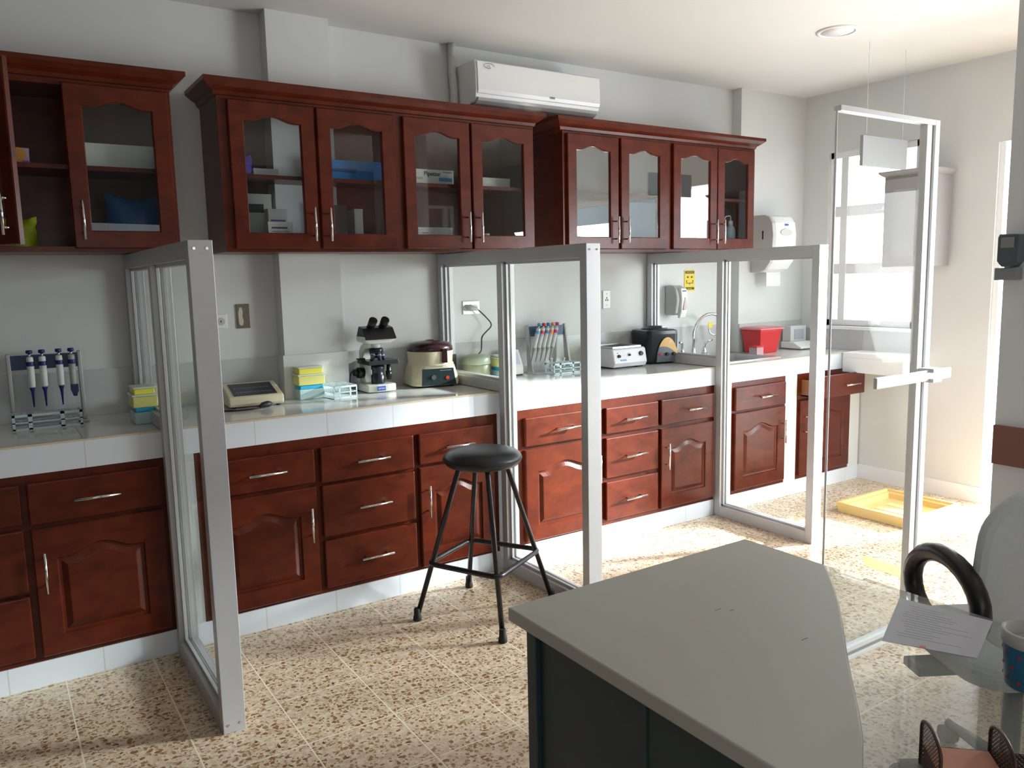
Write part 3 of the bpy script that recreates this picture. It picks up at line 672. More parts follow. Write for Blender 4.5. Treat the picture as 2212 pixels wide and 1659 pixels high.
o4 = plate('wall_socket', 'narrow white single socket on the wall right of the second partition', 'socket', 3.337, 3.398, 1.290, 1.406, WHITE)
for dx, dz in ((0, .010), (-.008, -.004), (.008, -.004)): MB().box(3.3645 + dx, 3.3705 + dx, YB - .0095, YB - .0075, 1.343 + dz, 1.353 + dz).build('socket_hole', INK, o4, world=True)
for z in (1.312, 1.384): MB().tube([(3.3675, YB - .009, z), (3.3675, YB - .007, z)], .003, 8).build('screw', INKG, o4, world=True)
# plug cable of the green centrifuge
cb = thing('power_cable', 'black cable hanging from a grey plug down behind the counter equipment', 'cable', (2.33, 3.97, 1.334))
MB().tube([(2.325, 3.989, 1.334), (2.335, 3.972, 1.335), (2.362, 3.965, 1.330), (2.38, 3.96, 1.322)], [.016, .020, .012, .006], 14).build('plug', SOAPG, cb, world=True)
MB().tube(smooth([(2.38, 3.96, 1.322), (2.42, 3.955, 1.285), (2.455, 3.95, 1.245), (2.455, 3.95, 1.22), (2.425, 3.95, 1.195), (2.395, 3.95, 1.165), (2.390, 3.95, 1.12), (2.385, 3.95, 1.085), (2.36, 3.95, 1.06)]), 0.0042, 8).build('cord', BLACK, cb, world=True)
# paper towel dispenser
pt = thing('towel_dispenser', 'large white paper towel dispenser on the wall right of the cabinets', 'towel dispenser', (4.85, 3.8, 1.49))
pts = [(3.913, 1.90), (3.80, 1.90), (3.755, 1.885), (3.725, 1.84), (3.715, 1.76), (3.72, 1.66), (3.74, 1.57), (3.78, 1.52), (3.83, 1.50), (3.913, 1.50)]
MB().prism(pts, 0, 4.665, 4.905).build('shell', WHITE, pt, 0.02, 4, world=True)
MB().prism([(3.913 - (3.913 - y) * .99, z) for y, z in pts], 0, 4.645, 4.667).build('side_cheek', SOAPG, pt, 0.004, world=True)
MB().box(4.6435, 4.646, 3.80, 3.812, 1.73, 1.79).build('slot', INK, pt, world=True)
MB().lathe([(1, -.001), (1, .001)], (0, 0, 0), 28, M=Matrix.Translation((4.785, 3.7145, 1.775)) @ Matrix.Rotation(PI / 2, 4, 'X') @ Matrix.Diagonal((.062, .024, 3, 1))).build('level_window', mat('window_grey', (.52, .52, .48), .3), pt, world=True)
MB().box(4.775, 4.81, 3.7165, 3.720, 1.822, 1.835).build('brand_label', BLUEI, pt, 0.003, world=True)
MB().box(4.71, 4.86, 3.82, 3.824, 1.40, 1.50).build('paper_end', WCARD, pt, world=True)
# soap dispenser
sd = thing('soap_dispenser', 'white soap dispenser on the wall left of the tap', 'soap dispenser', (3.93, 3.95, 1.22))
MB().prism([(3.998, 1.425), (3.93, 1.425), (3.895, 1.40), (3.88, 1.33), (3.895, 1.24), (3.91, 1.225), (3.998, 1.225)], 0, 3.885, 3.98).build('shell', SOAPG, sd, 0.012, 3, world=True)
MB().prism([(3.90, 1.41), (3.872, 1.405), (3.862, 1.33), (3.868, 1.25), (3.885, 1.205), (3.905, 1.205)], 0, 3.912, 3.968).build('front_cover', WHITE, sd, 0.008, 3, world=True)
MB().prism([(3.925, 1.26), (3.932, 1.32), (3.940, 1.345), (3.952, 1.33), (3.956, 1.28), (3.948, 1.26)], 1, 3.8585, 3.866).build('push_lever', mat('pink_grey', (.55, .42, .44), .4), sd, world=True)
MB().box(3.924, 3.956, 3.8665, 3.872, 1.383, 1.391).build('brand_label', BLUEI, sd, world=True)
# eyewash sign
sg = thing('safety_sign', 'yellow emergency eyewash sign on the wall above the soap dispenser', 'sign', (4.12, 3.998, 1.453))
MB().box(4.071, 4.169, 3.9955, 3.9995, 1.381, 1.526).build('sign_panel', YSIGN, sg, world=True)
MB().box(4.078, 4.162, 3.994, 3.9955, 1.502, 1.519).box(4.078, 4.162, 3.994, 3.9955, 1.392, 1.408).build('black_band', INK, sg, world=True)
text('EMERGENCIA', 0.0115, YSIGN, sg, (0, -.0045, .0575)); text('lavaojos', 0.014, YSIGN, sg, (0, -.0045, -.053))
sy = MB()
for s in (-1, 1):
    sy.lathe([(1, -1), (1, 1)], (0, 0, 0), 16, M=Matrix.Translation((4.12 + s * .019, 3.995, 1.478)) @ Matrix.Rotation(PI / 2, 4, 'X') @ Matrix.Diagonal((.010, .0055, .0008, 1)))
    sy.lathe([(1, -1), (1, 1)], (0, 0, 0), 12, M=Matrix.Translation((4.12 + s * .030, 3.995, 1.452)) @ Matrix.Rotation(PI / 2, 4, 'X') @ Matrix.Diagonal((.005, .004, .0008, 1)))
    sy.box(4.12 + s * .030 - .0018, 4.12 + s * .030 + .0018, 3.9942, 3.9955, 1.436, 1.45)
sy.box(4.088, 4.152, 3.9942, 3.9955, 1.4345, 1.4385).box(4.118, 4.122, 3.9942, 3.9955, 1.424, 1.436)
sy.build('eyewash_symbol', INK, sg, world=True)
# small comb-like vent piece on top of the right wall cabinet
vt = thing('tip_rack', 'small white comb-like piece lying on top of the right wall cabinet', 'rack', (3.25, 3.78, 2.3805))
MB().box(-0.15, -.02, -.02, .02, 0, .016).build('body', WCARD, vt, .002)
cm = MB()
for k in range(8): cm.box(-.02 + k * .014, -.014 + k * .014, -.02, .02, 0, .024)
cm.box(-.02, .085, -.02, .02, 0, .006).build('comb', mat('comb_cream', (.62, .55, .38), .5), vt)
# dispenser on the shaded wall return
dd = thing('wall_dispenser', 'dark grey dispenser on the shaded wall at the right edge', 'dispenser', (2.99, 1.385, 1.5))
MB().prism([(1.34, 1.60), (1.345, 1.61), (1.405, 1.612), (1.41, 1.60), (1.41, 1.52), (1.395, 1.50), (1.36, 1.50), (1.345, 1.52)], 0, 2.94, 2.999).build('housing', mat('disp_dark', (.10, .13, .15), .4), dd, .004, world=True)
MB().box(2.938, 2.94, 1.355, 1.398, 1.565, 1.60).build('label_plate', GREY, dd, world=True)
MB().box(2.95, 2.999, 1.35, 1.42, 1.455, 1.497).build('drip_tray', mat('tray_grey', (.30, .32, .34), .5), dd, .002, world=True)

# reflected board and grey cabinet, built as objects beside the window
hb = thing('reflected_board', 'reflection of a flat grey board, built hanging in front of the window', 'board', (4.47, 2.8, 2.09))
MB().box(4.247, 4.690, 2.79, 2.81, 2.09, 2.259).build('board_panel', mat('board_grey', (.34, .34, .35), .6), hb, .002, world=True)
for x in (4.29, 4.65): MB().tube([(x, 2.8, 2.259), (x, 2.8, 2.77)], .0012, 6).build('wire', WHITE, hb, world=True)
gc = thing('reflected_cabinet', 'reflection of a small grey cabinet, built on the right wall, partly covering the window', 'cabinet', (5.08, 2.93, 1.516))
GM = mat('grey_cabinet', (.36, .34, .34), .5)
MB().box(4.93, XR - .031, 2.785, 3.075, 1.516, 2.085).build('carcass', GM, gc, .002, world=True)
MB().rings([[(4.93 - o_, 2.785 - o_, z), (XR - .031, 2.785 - o_, z), (XR - .031, 3.075 + o_, z), (4.93 - o_, 3.075 + o_, z)] for o_, z in ((0, 2.085), (.02, 2.1), (.03, 2.112), (.03, 2.12))], True, True).build('crown_moulding', GM, gc, world=True)
dr_ = MB().box(4.914, 4.93, 2.80, 3.06, 1.53, 2.07).build('door', GM, gc, .003, world=True)
MB().box(4.912, 4.914, 2.86, 3.0, 1.58, 2.0).build('door_panel', mat('grey_panel', (.44, .43, .43), .35), dr_, world=True)
handle(dr_, (4.914, 2.83, 1.55), (4.914, 2.83, 1.66), dirv=(-1, 0, 0), out=.02, r=.004)
handle(dr_, (4.914, 2.81 , 1.55), (4.914, 2.81, 1.66), dirv=(-1, 0, 0), out=.02, r=.004)

# reflected white counter, built as a ledge under the window
lg_ = thing('reflected_ledge', 'reflection of a white counter, built as a ledge under the window', 'shelf', (5.1, 3.15, 0.80))
MB().box(4.98, XR - .014, 2.93, 3.372, 0.90, 0.935).build('top', WFRAME, lg_, .003, world=True)
MB().box(4.98, 5.0, 2.93, 3.372, 0.80, 0.90).build('front_board', WFRAME, lg_, .002, world=True)
MB().box(5.0, XR - .014, 2.93, 2.95, 0.80, 0.90).build('side_board', WFRAME, lg_, .002, world=True)

# reflected tray and tape, built as objects on the floor
tr = thing('reflected_tray', 'reflection of a pale yellow plastic tray with a raised rim, built on the floor below the window', 'tray', (4.37, 2.955, 0), 0)
def tl(x0, x1, y0, y1, z): return [(x0, y0, z), (x0, y1, z), (x1, y1, z), (x1, y0, z)]
MB().rings([tl(0, .52, -.46, 0, 0), tl(-.012, .532, -.472, .012, .065), tl(.012, .508, -.448, -.012, .065), tl(.016, .504, -.444, -.016, .05), tl(.036, .484, -.424, -.036, .05), tl(.045, .475, -.415, -.045, .014)], True, True).build('tray_body', YTRAY, tr, .004)
for k in range(3): MB().box(.08 + k * .12, .14 + k * .12, -.35 + .03 * k, -.12, .014, .018).build('rib', mat('tray_rib', (.80, .62, .32), .4), tr)
tpz = MB().prism([(3.776, 2.401), (3.65, 2.307), (3.639, 2.063), (3.77, 2.136)], 2, 0.0, 0.0012).build('reflected_tape', YTAPE, None)
tag(tpz, 'reflection of a strip of yellow tape, built on the terrazzo floor', 'tape')

# ------------------------------------------------------------------ things on the counter
ZK = 0.9305
def simple(name, mb, m, label, cat, group=None, bevel=0.0015, loc=None):
    o = mb.build(name, m, None, bevel); return tag(o, label, cat, group)

# blue pipette stand, left bay
def pip_stand(name, x0, x1, y, top, label, lean=0.0):
    t = thing(name, label, 'pipette stand', ((x0 + x1) / 2, y, ZK)); w2 = (x1 - x0) / 2
    MB().box(-w2 - .01, w2 + .01, -.065, .055, 0, .008).build('base', SOAPG, t, .002)
    for s in (-1, 1):
        MB().prism([(-.02, .008), (.035, .008), (.020 + lean, top), (.0 + lean, top)], 0, s * w2 - .008, s * w2 + .008).build('side_post', mat('post_grey', (.42, .41, .41), .4), t, .004)
    MB().box(-w2 + .008, w2 - .008, .002 + lean, .010 + lean, top - .068, top - .008).build('rail', NAVY, t, .001)
    return t
sA = pip_stand('pipette_stand', 0.070, 0.330, 3.88, 0.302, 'pipette stand with a dark blue rail in the leftmost bay of the counter')
def pipette(x, y, ztop, capm, bodym, shaftm, label, group, scale=1.0, rot=(0, 0, 0), multi=False):
    t = thing('pipette', label, 'pipette', (x, y, ztop)); t.rotation_euler = rot; t.scale = (scale,) * 3
    MB().lathe([(.0105, -.014), (.012, -.012), (.0125, -.004), (.011, 0), (.002, .0005)], seg=20).build('push_button', capm, t)
    MB().lathe([(.006, -.028), (.0045, -.014)], seg=12).build('plunger', STEEL, t)
    MB().lathe([(.012, -.050), (.0135, -.048), (.0125, -.030), (.008, -.027)], seg=20).build('collar', bodym, t)
    MB().lathe([(.0138, -.066), (.0142, -.064), (.0142, -.050), (.0138, -.048)], seg=20).build('volume_ring', capm, t)
    MB().lathe([(.0115, -.155), (.0125, -.15), (.0135, -.10), (.0138, -.066)], seg=20).build('grip', bodym, t)
    if multi:
        MB().prism([(-.012, -.155), (.017, -.155), (.017, -.185), (.013, -.19), (.010, -.205), (-.004, -.205), (-.008, -.19), (-.012, -.18)], 1, -.012, .012).build('shaft', shaftm, t, .002)
    else:
        MB().lathe([(.0025, -.238), (.0045, -.20), (.0065, -.172), (.0105, -.160), (.0110, -.155)], seg=16).build('shaft', shaftm, t)
    return t
GP = 'blue topped pipettes hanging on the left stand'
for k, (x, lb) in enumerate(((0.146, 'leftmost of the four blue topped pipettes on the left stand'), (0.191, 'second from left of the blue topped pipettes on the left stand'), (0.252, 'third from left of the blue topped pipettes on the left stand'))):
    pipette(x, 3.862, 1.246, DBLUE, WCARD, DBLUE, lb, GP)['group'] = GP
q = pipette(0.298, 3.862, 1.246, DBLUE, mat('grip_grey', (.42, .42, .38), .4), mat('navy_shaft', (.01, .02, .08), .4), 'pipette with a thick dark blue lower end at the right of the left stand', GP, multi=True); q['group'] = GP

def tube_rack(x, y, L, W, H, label, rz=0.0):
    t = thing('test_tube_rack', label, 'test tube rack', (x, y, ZK), rz)
    def grid(z, name):
        m = MB().box(-L / 2, L / 2, -W / 2, -W / 2 + .003, z - .002, z).box(-L / 2, L / 2, W / 2 - .003, W / 2, z - .002, z)
        n = max(4, round(L / .019))
        for k in range(n + 1): x_ = -L / 2 + (L - .003) * k / n; m.box(x_, x_ + .003, -W / 2 + .003, W / 2 - .003, z - .002, z)
        for k in range(1, 4): y_ = -W / 2 + W * k / 4; m.box(-L / 2, L / 2, y_ - .001, y_ + .001, z - .0015, z - .0005)
        m.build(name, RACK, t)
    grid(H, 'top_grid'); grid(H * .52, 'middle_grid')
    MB().box(-L / 2, L / 2, -W / 2, W / 2, 0, .003).build('base_plate', RACK, t, .001)
    for s in (-1, 1):
        y_ = s * W / 2
        m = MB().box(-L / 2, L / 2, y_ - .0015, y_ + .0015, 0, .010).box(-L / 2, L / 2, y_ - .0015, y_ + .0015, H - .010, H).box(-L / 2, L / 2, y_ - .0015, y_ + .0015, H * .52 - .004, H * .52 + .001)
        for f, ww in ((0, .04), (.22, .06), (.30, 0), (.68, .06), (.96, .04)):
            if ww: m.box(-L / 2 + f * L, -L / 2 + f * L + ww * L, y_ - .0015, y_ + .0015, .003, H)
        m.build('side_wall', RACK, t)
    return t
tube_rack(0.185, 3.775, 0.25, 0.075, 0.066, 'pale plastic test tube rack in front of the blue pipettes')
tube_rack(1.445, 3.80, 0.125, 0.20, 0.064, 'pale test tube rack between the tip boxes and the microscope', math.radians(4))
tube_rack(2.86, 3.795, 0.205, 0.085, 0.065, 'white test tube rack in front of the coloured pipettes')

def tip_box(x, y, wd, dp, label, h=0.155, rz=0.0):
    t = thing('pipette_tip_box', label, 'tip box', (x, y, ZK), rz)
    MB().box(-wd / 2, wd / 2, -dp / 2, dp / 2, 0, .050).build('lower_box', PTEAL, t, .004)
    MB().box(-wd / 2 + .006, wd / 2 - .006, -dp / 2 + .004, dp / 2 - .004, .050, .070).build('blue_tray', CYAN, t, .003)
    MB().box(-wd / 2 - .003, wd / 2 + .003, -dp / 2 - .003, dp / 2 + .003, .070, .116).build('yellow_tips', mat('pale_yellow', (.66, .64, .20), .45), t, .004)
    MB().box(-wd / 2 - .005, wd / 2 + .005, -dp / 2 - .005, dp / 2 + .005, .116, .124).build('rim', PALE, t, .002)
    MB().box(-wd / 2 + .005, wd / 2 - .005, -dp / 2 + .005, dp / 2 - .005, .124, h - .008).build('tips', YELL, t, .003)
    MB().box(-wd / 2, wd / 2, -dp / 2, dp / 2, h - .008, h).build('lid', PALE, t, .004)
    return t
tip_box(0.531, 3.64, 0.090, 0.12, 'stacked yellow and blue pipette tip boxes beside the left partition', rz=0)
tip_box(1.317, 3.835, 0.128, 0.085, 'stacked yellow and blue pipette tip boxes in front of the wall column', h=0.16)

# beige counter box with dark keypad, cable and plug
ph = thing('cell_counter', 'beige desktop counter with a dark keypad in the second bay', 'counter device', (1.03, 3.81, ZK), math.radians(-4))
MB().prism([(-.095, .008), (-.105, .022), (-.105, .045), (-.10, .055), (.085, .098), (.095, .094), (.095, .008)], 0, -.125, .125).build('housing', CREAM, ph, .008, 3)
kp = MB()._add([(-.098, -.090, .0585), (.098, -.090, .0585), (.098, .070, .0955), (-.098, .070, .0955)], [(0, 1, 2, 3)])
km = MB(); km._add([(-.098, -.088, .0592), (.098, -.088, .0592), (.098, .070, .0960), (-.098, .070, .0960), (-.098, -.088, .054), (.098, -.088, .054), (.098, .070, .090), (-.098, .070, .090)], [(0, 1, 2, 3), (4, 5, 6, 7), (0, 1, 5, 4), (1, 2, 6, 5), (2, 3, 7, 6), (3, 0, 4, 7)])
kpo = km.build('keypad', mat('keypad_dark', (.02, .022, .035), .35), ph)
for r_ in range(2):
    ky = MB()
    for k in range(10):
        yy = -.055 + r_ * .055; zz = .0595 + (yy + .088) * .2325
        ky._add([(-.082 + k * .0165, yy, zz), (-.070 + k * .0165, yy, zz), (-.070 + k * .0165, yy + .014, zz + .0033), (-.082 + k * .0165, yy + .014, zz + .0033)], [(0, 1, 2, 3)])
    ky.build('key_row', mat('key_grey', (.14, .14, .18), .4), kpo)
for x_, y_ in ((-.10, -.08), (.10, -.08), (-.10, .08), (.10, .08)): MB().lathe([(.009, 0), (.009, .009)], (x_, y_, 0), 12).build('foot', RUBBER, ph)
kc = thing('power_cable', 'black cable with a two-pin plug lying before the beige counter', 'cable', (1.02, 3.66, ZK))
MB().tube(smooth([(0.86, 3.80, ZK + .02), (0.85, 3.72, ZK + .005), (0.90, 3.655, ZK + .005), (0.97, 3.645, ZK + .005), (1.02, 3.655, ZK + .007)]), .0045, 8).build('cord', BLACK, kc, world=True)
MB().tube([(1.015, 3.654, ZK + .009), (1.035, 3.662, ZK + .016), (1.06, 3.668, ZK + .018), (1.075, 3.672, ZK + .018)], [.006, .013, .015, .011], 10).build('plug', mat('plug_dark', (.02, .015, .03), .4), kc, world=True)
MB().box(1.073, 1.090, 3.664, 3.666, ZK + .013, ZK + .018).box(1.073, 1.090, 3.677, 3.679, ZK + .017, ZK + .022).build('prong', STEEL, kc, world=True)

# microscope
mc = thing('microscope', 'white and black binocular microscope with a blue maker label', 'microscope', (1.682, 3.86, ZK))
CW = mat('microscope_white', (.66, .68, .62), .35)
MB().prism([(-.03, -.098), (.03, -.098), (.078, -.085), (.078, .05), (.05, .10), (-.06, .10), (-.080, .04), (-.080, -.085)], 2, .004, .042).build('foot', CW, mc, .006, 3)
MB().box(-.032, .012, -.1015, -.098, .012, .034).build('maker_label', BLUEI, mc)
text('OPTIKA', .011, WHITE, mc, (-.010, -.1022, .0225))
MB().prism([(.02, .042), (.085, .042), (.085, .20), (.06, .235), (.02, .252), (-.04, .255), (-.04, .228), (.0, .222), (.035, .19), (.04, .15)], 0, -.052, .0).build('arm', CW, mc, .008, 3)
MB().lathe([(.034, .042), (.036, .05), (.036, .085), (.030, .09), (.030, .112), (.034, .116), (.034, .135), (.02, .14)], (.0, -.035, 0), 24).build('condenser', mat('micro_black', (.012, .013, .025), .3), mc)
MB().prism([(-.07, -.09), (.095, -.09), (.095, .05), (-.07, .05)], 2, .142, .164).build('stage', BLACK, mc, .003)
MB().box(-.088, -.06, -.03, .02, .150, .168).box(-.09, -.05, .0, .03, .166, .174).build('slide_holder', BLACK, mc, .002)
MB().tube([(.055, -.05, .060), (.055, -.05, .142)], [.013, .011], 14).tube([(.055, -.05, .072), (.055, -.05, .105)], .016, 14).build('stage_knob', BLACK, mc)
MB().tube([(-.052, .03, .095), (-.085, .03, .098)], .028, 20).tube([(-.085, .03, .098), (-.105, .03, .10)], .018, 16).build('focus_knob', BLACK, mc)
MB().lathe([(.02, .190), (.034, .196), (.036, .212), (.036, .224), (.03, .228)], (-.005, -.035, 0), 24).build('nosepiece', mat('nose_black', (.02, .02, .03), .2, .5), mc)
for dx, dy, l_ in ((-.030, -.030, .042), (.004, -.050, .048), (.034, -.028, .052), (.0, .0, .03)):
    a_ = Vector((-.005 + dx * .55, -.035 + dy * .4, .205)); b_ = a_ + Vector((dx * .7, dy * .4, -l_))
    ob = MB().tube([a_, a_.lerp(b_, .45), a_.lerp(b_, .5), b_], [.015, .015, .012, .009], 14).build('objective', mat('objective_metal', (.10, .10, .16), .25, .7), mc)
    MB().tube([a_.lerp(b_, .30), a_.lerp(b_, .38)], .0158, 14).build('ring', CHROME, ob)
MB().tube([(-.01, -.02, .226), (-.01, -.02, .258)], [.034, .030], 20).build('neck', CW, mc)
MB().prism([(-.085, .262), (-.055, .250), (.05, .250), (.092, .268), (.092, .290), (-.085, .290)], 1, -.085, .03).build('head', CW, mc, .008, 3)
hd = MB(); hd.rings([[(-.072, -.088, .285), (.092, -.088, .285), (.092, -.075, .290), (-.072, -.075, .290)], [(-.085, -.060, .325), (.075, -.060, .325), (.080, .01, .335), (-.080, .01, .335)]], True, True)
MB().prism([(-.0935, .272), (-.092, .280), (-.052, .330), (.0, .340), (.033, .285), (.033, .272)], 0, -.082, .088).build('head_cover', BLACK, mc, .004)
for x_ in (-.032, .034):
    ey = MB().tube([(x_, -.02, .318), (x_, -.055, .348), (x_, -.062, .354), (x_, -.082, .372)], [.020, .020, .0215, .0215], 20).build('eyepiece', BLACK, mc)
    MB().tube([(x_, -.0825, .3725), (x_, -.0835, .3735)], .014, 16).build('lens', mat('lens', (.02, .02, .03), .05, .0, .8), ey)
MB().tube(smooth([(-.06, .06, .12), (-.11, .05, .10), (-.125, .04, .05), (-.12, .03, .012), (-.09, .0, .006)]), .003, 8).build('cord', BLACK, mc)

# cream centrifuge with a maroon lid
def centrifuge(name, x, y, s, body, lid, label, full=True):
    t = thing(name, label, 'centrifuge', (x, y, ZK))
    def ring(w_, d_, z, r):
        return [(p[0], p[1], z) for p in rr(w_, d_, r, 5)]
    MB().rings([ring(.262 * s, .235 * s, .010 * s, .05 * s), ring(.268 * s, .24 * s, .02 * s, .05 * s), ring(.262 * s, .236 * s, .05 * s, .055 * s), ring(.246 * s, .226 * s, .105 * s, .08 * s), ring(.248 * s, .232 * s, .118 * s, .11 * s)], True, True).build('lower_body', body, t, .001)
    MB().lathe([(.118 * s, .112 * s), (.126 * s, .116 * s), (.126 * s, .122 * s), (.120 * s, .126 * s), (.124 * s, .19 * s), (.120 * s, .192 * s)], seg=40).build('upper_body', body, t)
    MB().lathe([(.123 * s, .188 * s), (.125 * s, .192 * s), (.122 * s, .215 * s), (.108 * s, .232 * s), (.06 * s, .240 * s), (.025 * s, .243 * s), (.018 * s, .248 * s), (.002, .248 * s)], seg=40).build('lid', lid, t)
    if full:
        MB().box(.028 * s, .056 * s, -.130 * s, -.112 * s, .13 * s, .205 * s).build('latch', lid, t, .002)
        pn = MB(); pn.rings([[(-.088 * s, -.124 * s, .012), (.105 * s, -.124 * s, .012), (.092 * s, -.117 * s, .100 * s), (-.080 * s, -.117 * s, .100 * s)], [(-.088 * s, -.117 * s, .012), (.105 * s, -.117 * s, .012), (.092 * s, -.108 * s, .100 * s), (-.080 * s, -.108 * s, .100 * s)]], True, True)
        po = pn.build('control_panel', PANEL, t, .002)
        MB().tube([(.055 * s, -.1245 * s, .05 * s), (.055 * s, -.119 * s, .05 * s)], .010 * s, 14).build('power_switch', mat('red_switch', (.55, .05, .02), .4), po)
        MB().tube([(-.022 * s, -.127 * s, .055 * s), (-.022 * s, -.119 * s, .056 * s)], .013 * s, 14).build('timer_knob', INKG, po)
        MB().box(.015 * s, .078 * s, -.1205 * s, -.119 * s, .088 * s, .0905 * s).build('printed_line', mat('pale_print', (.4, .4, .5), .5), po)
    for a_ in (-1, 1):
        for b_ in (-1, 1): MB().lathe([(.012, 0), (.012, .0105)], (a_ * .09 * s, b_ * .08 * s, 0), 10).build('foot', RUBBER, t)
    return t
cf = centrifuge('centrifuge', 2.008, 3.862, 1.0, CREAM, MAROON, 'cream benchtop centrifuge with a maroon lid left of the second partition'); cf.rotation_euler[2] = math.radians(-10)
# equipment behind the second partition
g2 = thing('centrifuge', 'olive green benchtop centrifuge seen through the glass behind the cream one', 'centrifuge', (2.312, 3.885, ZK))
MB().lathe([(.076, .01), (.080, .015), (.080, .085), (.077, .09)], seg=36).build('lower_body', OLIVE, g2)
MB().lathe([(.082, .09), (.085, .095), (.082, .125), (.072, .138), (.04, .143), (.002, .144)], seg=36).build('lid', mat('olive_lid', (.24, .28, .20), .35), g2)
for a_ in (0, 2.1, 4.2): MB().lathe([(.01, 0), (.01, .012)], (.055 * math.cos(a_), .055 * math.sin(a_), 0), 10).build('foot', RUBBER, g2)
simple('equipment_box', MB().box(2.16, 2.21, 3.93, 3.98, ZK, ZK + .15), mat('dark_green_box', (.02, .04, .04), .4), 'narrow dark green box standing against the wall beside the olive centrifuge', 'box')
tip_box(2.455, 3.84, 0.100, 0.09, 'yellow and pale blue pipette tip box right of the olive centrifuge', h=0.135)
wh = thing('bench_instrument', 'white wedge shaped instrument just right of the second partition post', 'instrument', (2.575, 3.93, ZK))
MB().prism([(-.055, .006), (.04, .006), (.04, .15), (-.005, .15), (-.055, .05)], 0, -.045, .055).build('housing', WHITE, wh, .006, 3)
MB().rings([[(-.02, -.0485, .065), (.04, -.0485, .065), (.04, -.014, .135), (-.02, -.014, .135)], [(-.02, -.047, .064), (.04, -.047, .064), (.04, -.012, .134), (-.02, -.012, .134)]], True, True).build('label_plate', mat('pale_blue_label', (.55, .60, .72), .5), wh)
MB().box(-.04, .05, -.05, .035, 0, .006).build('foot', RUBBER, wh)

# stand with coloured pipettes
sB = pip_stand('pipette_stand', 2.705, 2.985, 3.90, 0.285, 'pipette stand with a blue rail behind the second partition, holding coloured pipettes', lean=0.035)
GC = 'coloured pipettes on the right-hand stand'
for k, (nm, cc) in enumerate((('light blue', (.05, .30, .55)), ('red', (.60, .01, .03)), ('dark blue', (.0, .17, .42)), ('orange', (.80, .20, .02)), ('magenta', (.50, .01, .25)))):
    mt = mat('cap_' + nm.replace(' ', '_'), cc, .4)
    q = pipette(2.758 + k * .033, 3.885, 1.226, mt, SOAPG, mat('shaft_grey', (.22, .22, .20), .4), nm + ' capped pipette on the stand behind the second partition', GC, rot=(math.radians(-6), math.radians(21), 0)); q['group'] = GC
for x_, h_ in ((2.835, .085), (2.93, .082)):
    o = MB().lathe([(.010, 0), (.011, .005), (.011, h_ * .7), (.008, h_ * .75), (.008, h_ - .012), (.010, h_ - .01), (.010, h_)], (x_, 3.882, ZK), 16).build('vial', mat('cream_vial', (.70, .68, .58), .35), None)
    tag(o, ('left' if x_ < 2.9 else 'right') + ' of two small cream vials behind the white test tube rack', 'vial', 'small cream vials')

# rocking shaker
sh = thing('shaker', 'white bench shaker with a dark platform and black knobs', 'laboratory shaker', (3.31, 3.825, ZK))
MB().prism([(-.105, .008), (-.118, .035), (-.100, .118), (-.088, .124), (.095, .124), (.10, .118), (.10, .008)], 0, -.125, .145).build('housing', mat('shaker_white', (.70, .70, .72), .4), sh, .010, 3)
MB().box(-.118, .105, -.095, .10, .124, .130).build('platform', mat('platform_dark', (.05, .05, .045), .6), sh)
MB().box(-.122, .109, -.099, -.092, .124, .137).box(-.122, .109, .097, .104, .124, .137).box(-.122, -.115, -.092, .097, .124, .137).box(.102, .109, -.092, .097, .124, .137).build('platform_rim', STEEL, sh, .001)
def on_front(x_, z_): return (x_, -.118 + (z_ - .035) * .2169, z_)
for x_, z_, r_, nm, mm_ in ((-.082, .078, .010, 'rocker_switch', INK), (.002, .082, .007, 'speed_knob', INK), (.098, .085, .015, 'timer_knob', BLACK), (-.088, .098, .003, 'indicator', INK)):
    p = Vector(on_front(x_, z_)); MB().tube([p, p + Vector((0, -.012 if r_ > .005 else -.002, 0))], [r_, r_ * .85], 16).build(nm, mm_, sh)
p = Vector(on_front(.002, .082)); MB().tube([p + Vector((.013 * math.cos(an), -.0015 + .013 * math.sin(an) * .2, .013 * math.sin(an))) for an in [PI * k / 12 for k in range(0, 11)]], .0008, 6).build('dial_mark', BLUEI, sh)
text('◆◆◆◆', .012, mat('pale_blue_ink', (.2, .42, .75), .5), sh, (-.048, -.1165, .052), (PI / 2 - .21, 0, 0))
for a_ in (-.09, .11): MB().box(a_ - .02, a_ + .02, -.09, .08, 0, .009).build('foot', RUBBER, sh)

# black vortex or bath with orange and grey control panel
vx = thing('laboratory_device', 'black benchtop device with an orange and grey arched control panel', 'laboratory device', (3.655, 3.855, ZK), math.radians(-12))
MB().rings([[(p[0], p[1], z) for p in rr(w_, d_, .03, 4)] for w_, d_, z in ((.21, .20, .006), (.225, .215, .02), (.235, .225, .19), (.23, .22, .212), (.20, .19, .218))], True, True).build('housing', mat('gloss_black', (.008, .009, .015), .22), vx, .001)
MB().lathe([(.085, .216), (.085, .224), (.06, .228), (.05, .238), (.002, .240)], seg=32).build('lid', mat('lid_dark', (.03, .035, .045), .3), vx)
MB().box(.02, .05, -.06, -.045, .226, .238).build('handle_clip', WHITE, vx, .002)
def panel_pts(f0, f1, n=16):
    L = []
    for k in range(n + 1):
        a_ = f0 + (f1 - f0) * k / n; L.append((.025 + .078 * math.cos(a_), .012 + .158 * math.sin(a_)))
    return L
MB().prism([(.103, .012)] + panel_pts(0, PI)[1:-1] + [(-.053, .012)], 1, -.119, -.108).build('control_panel', mat('panel_grey_blue', (.13, .15, .19), .35), vx)
org = [(.025 + .078 * math.cos(a_), .012 + .158 * math.sin(a_)) for a_ in [PI * (0.10 + .69 * k / 16) for k in range(17)]]
inn = [(-.035, .108), (-.012, .112), (.02, .108), (.05, .094), (.08, .072)]
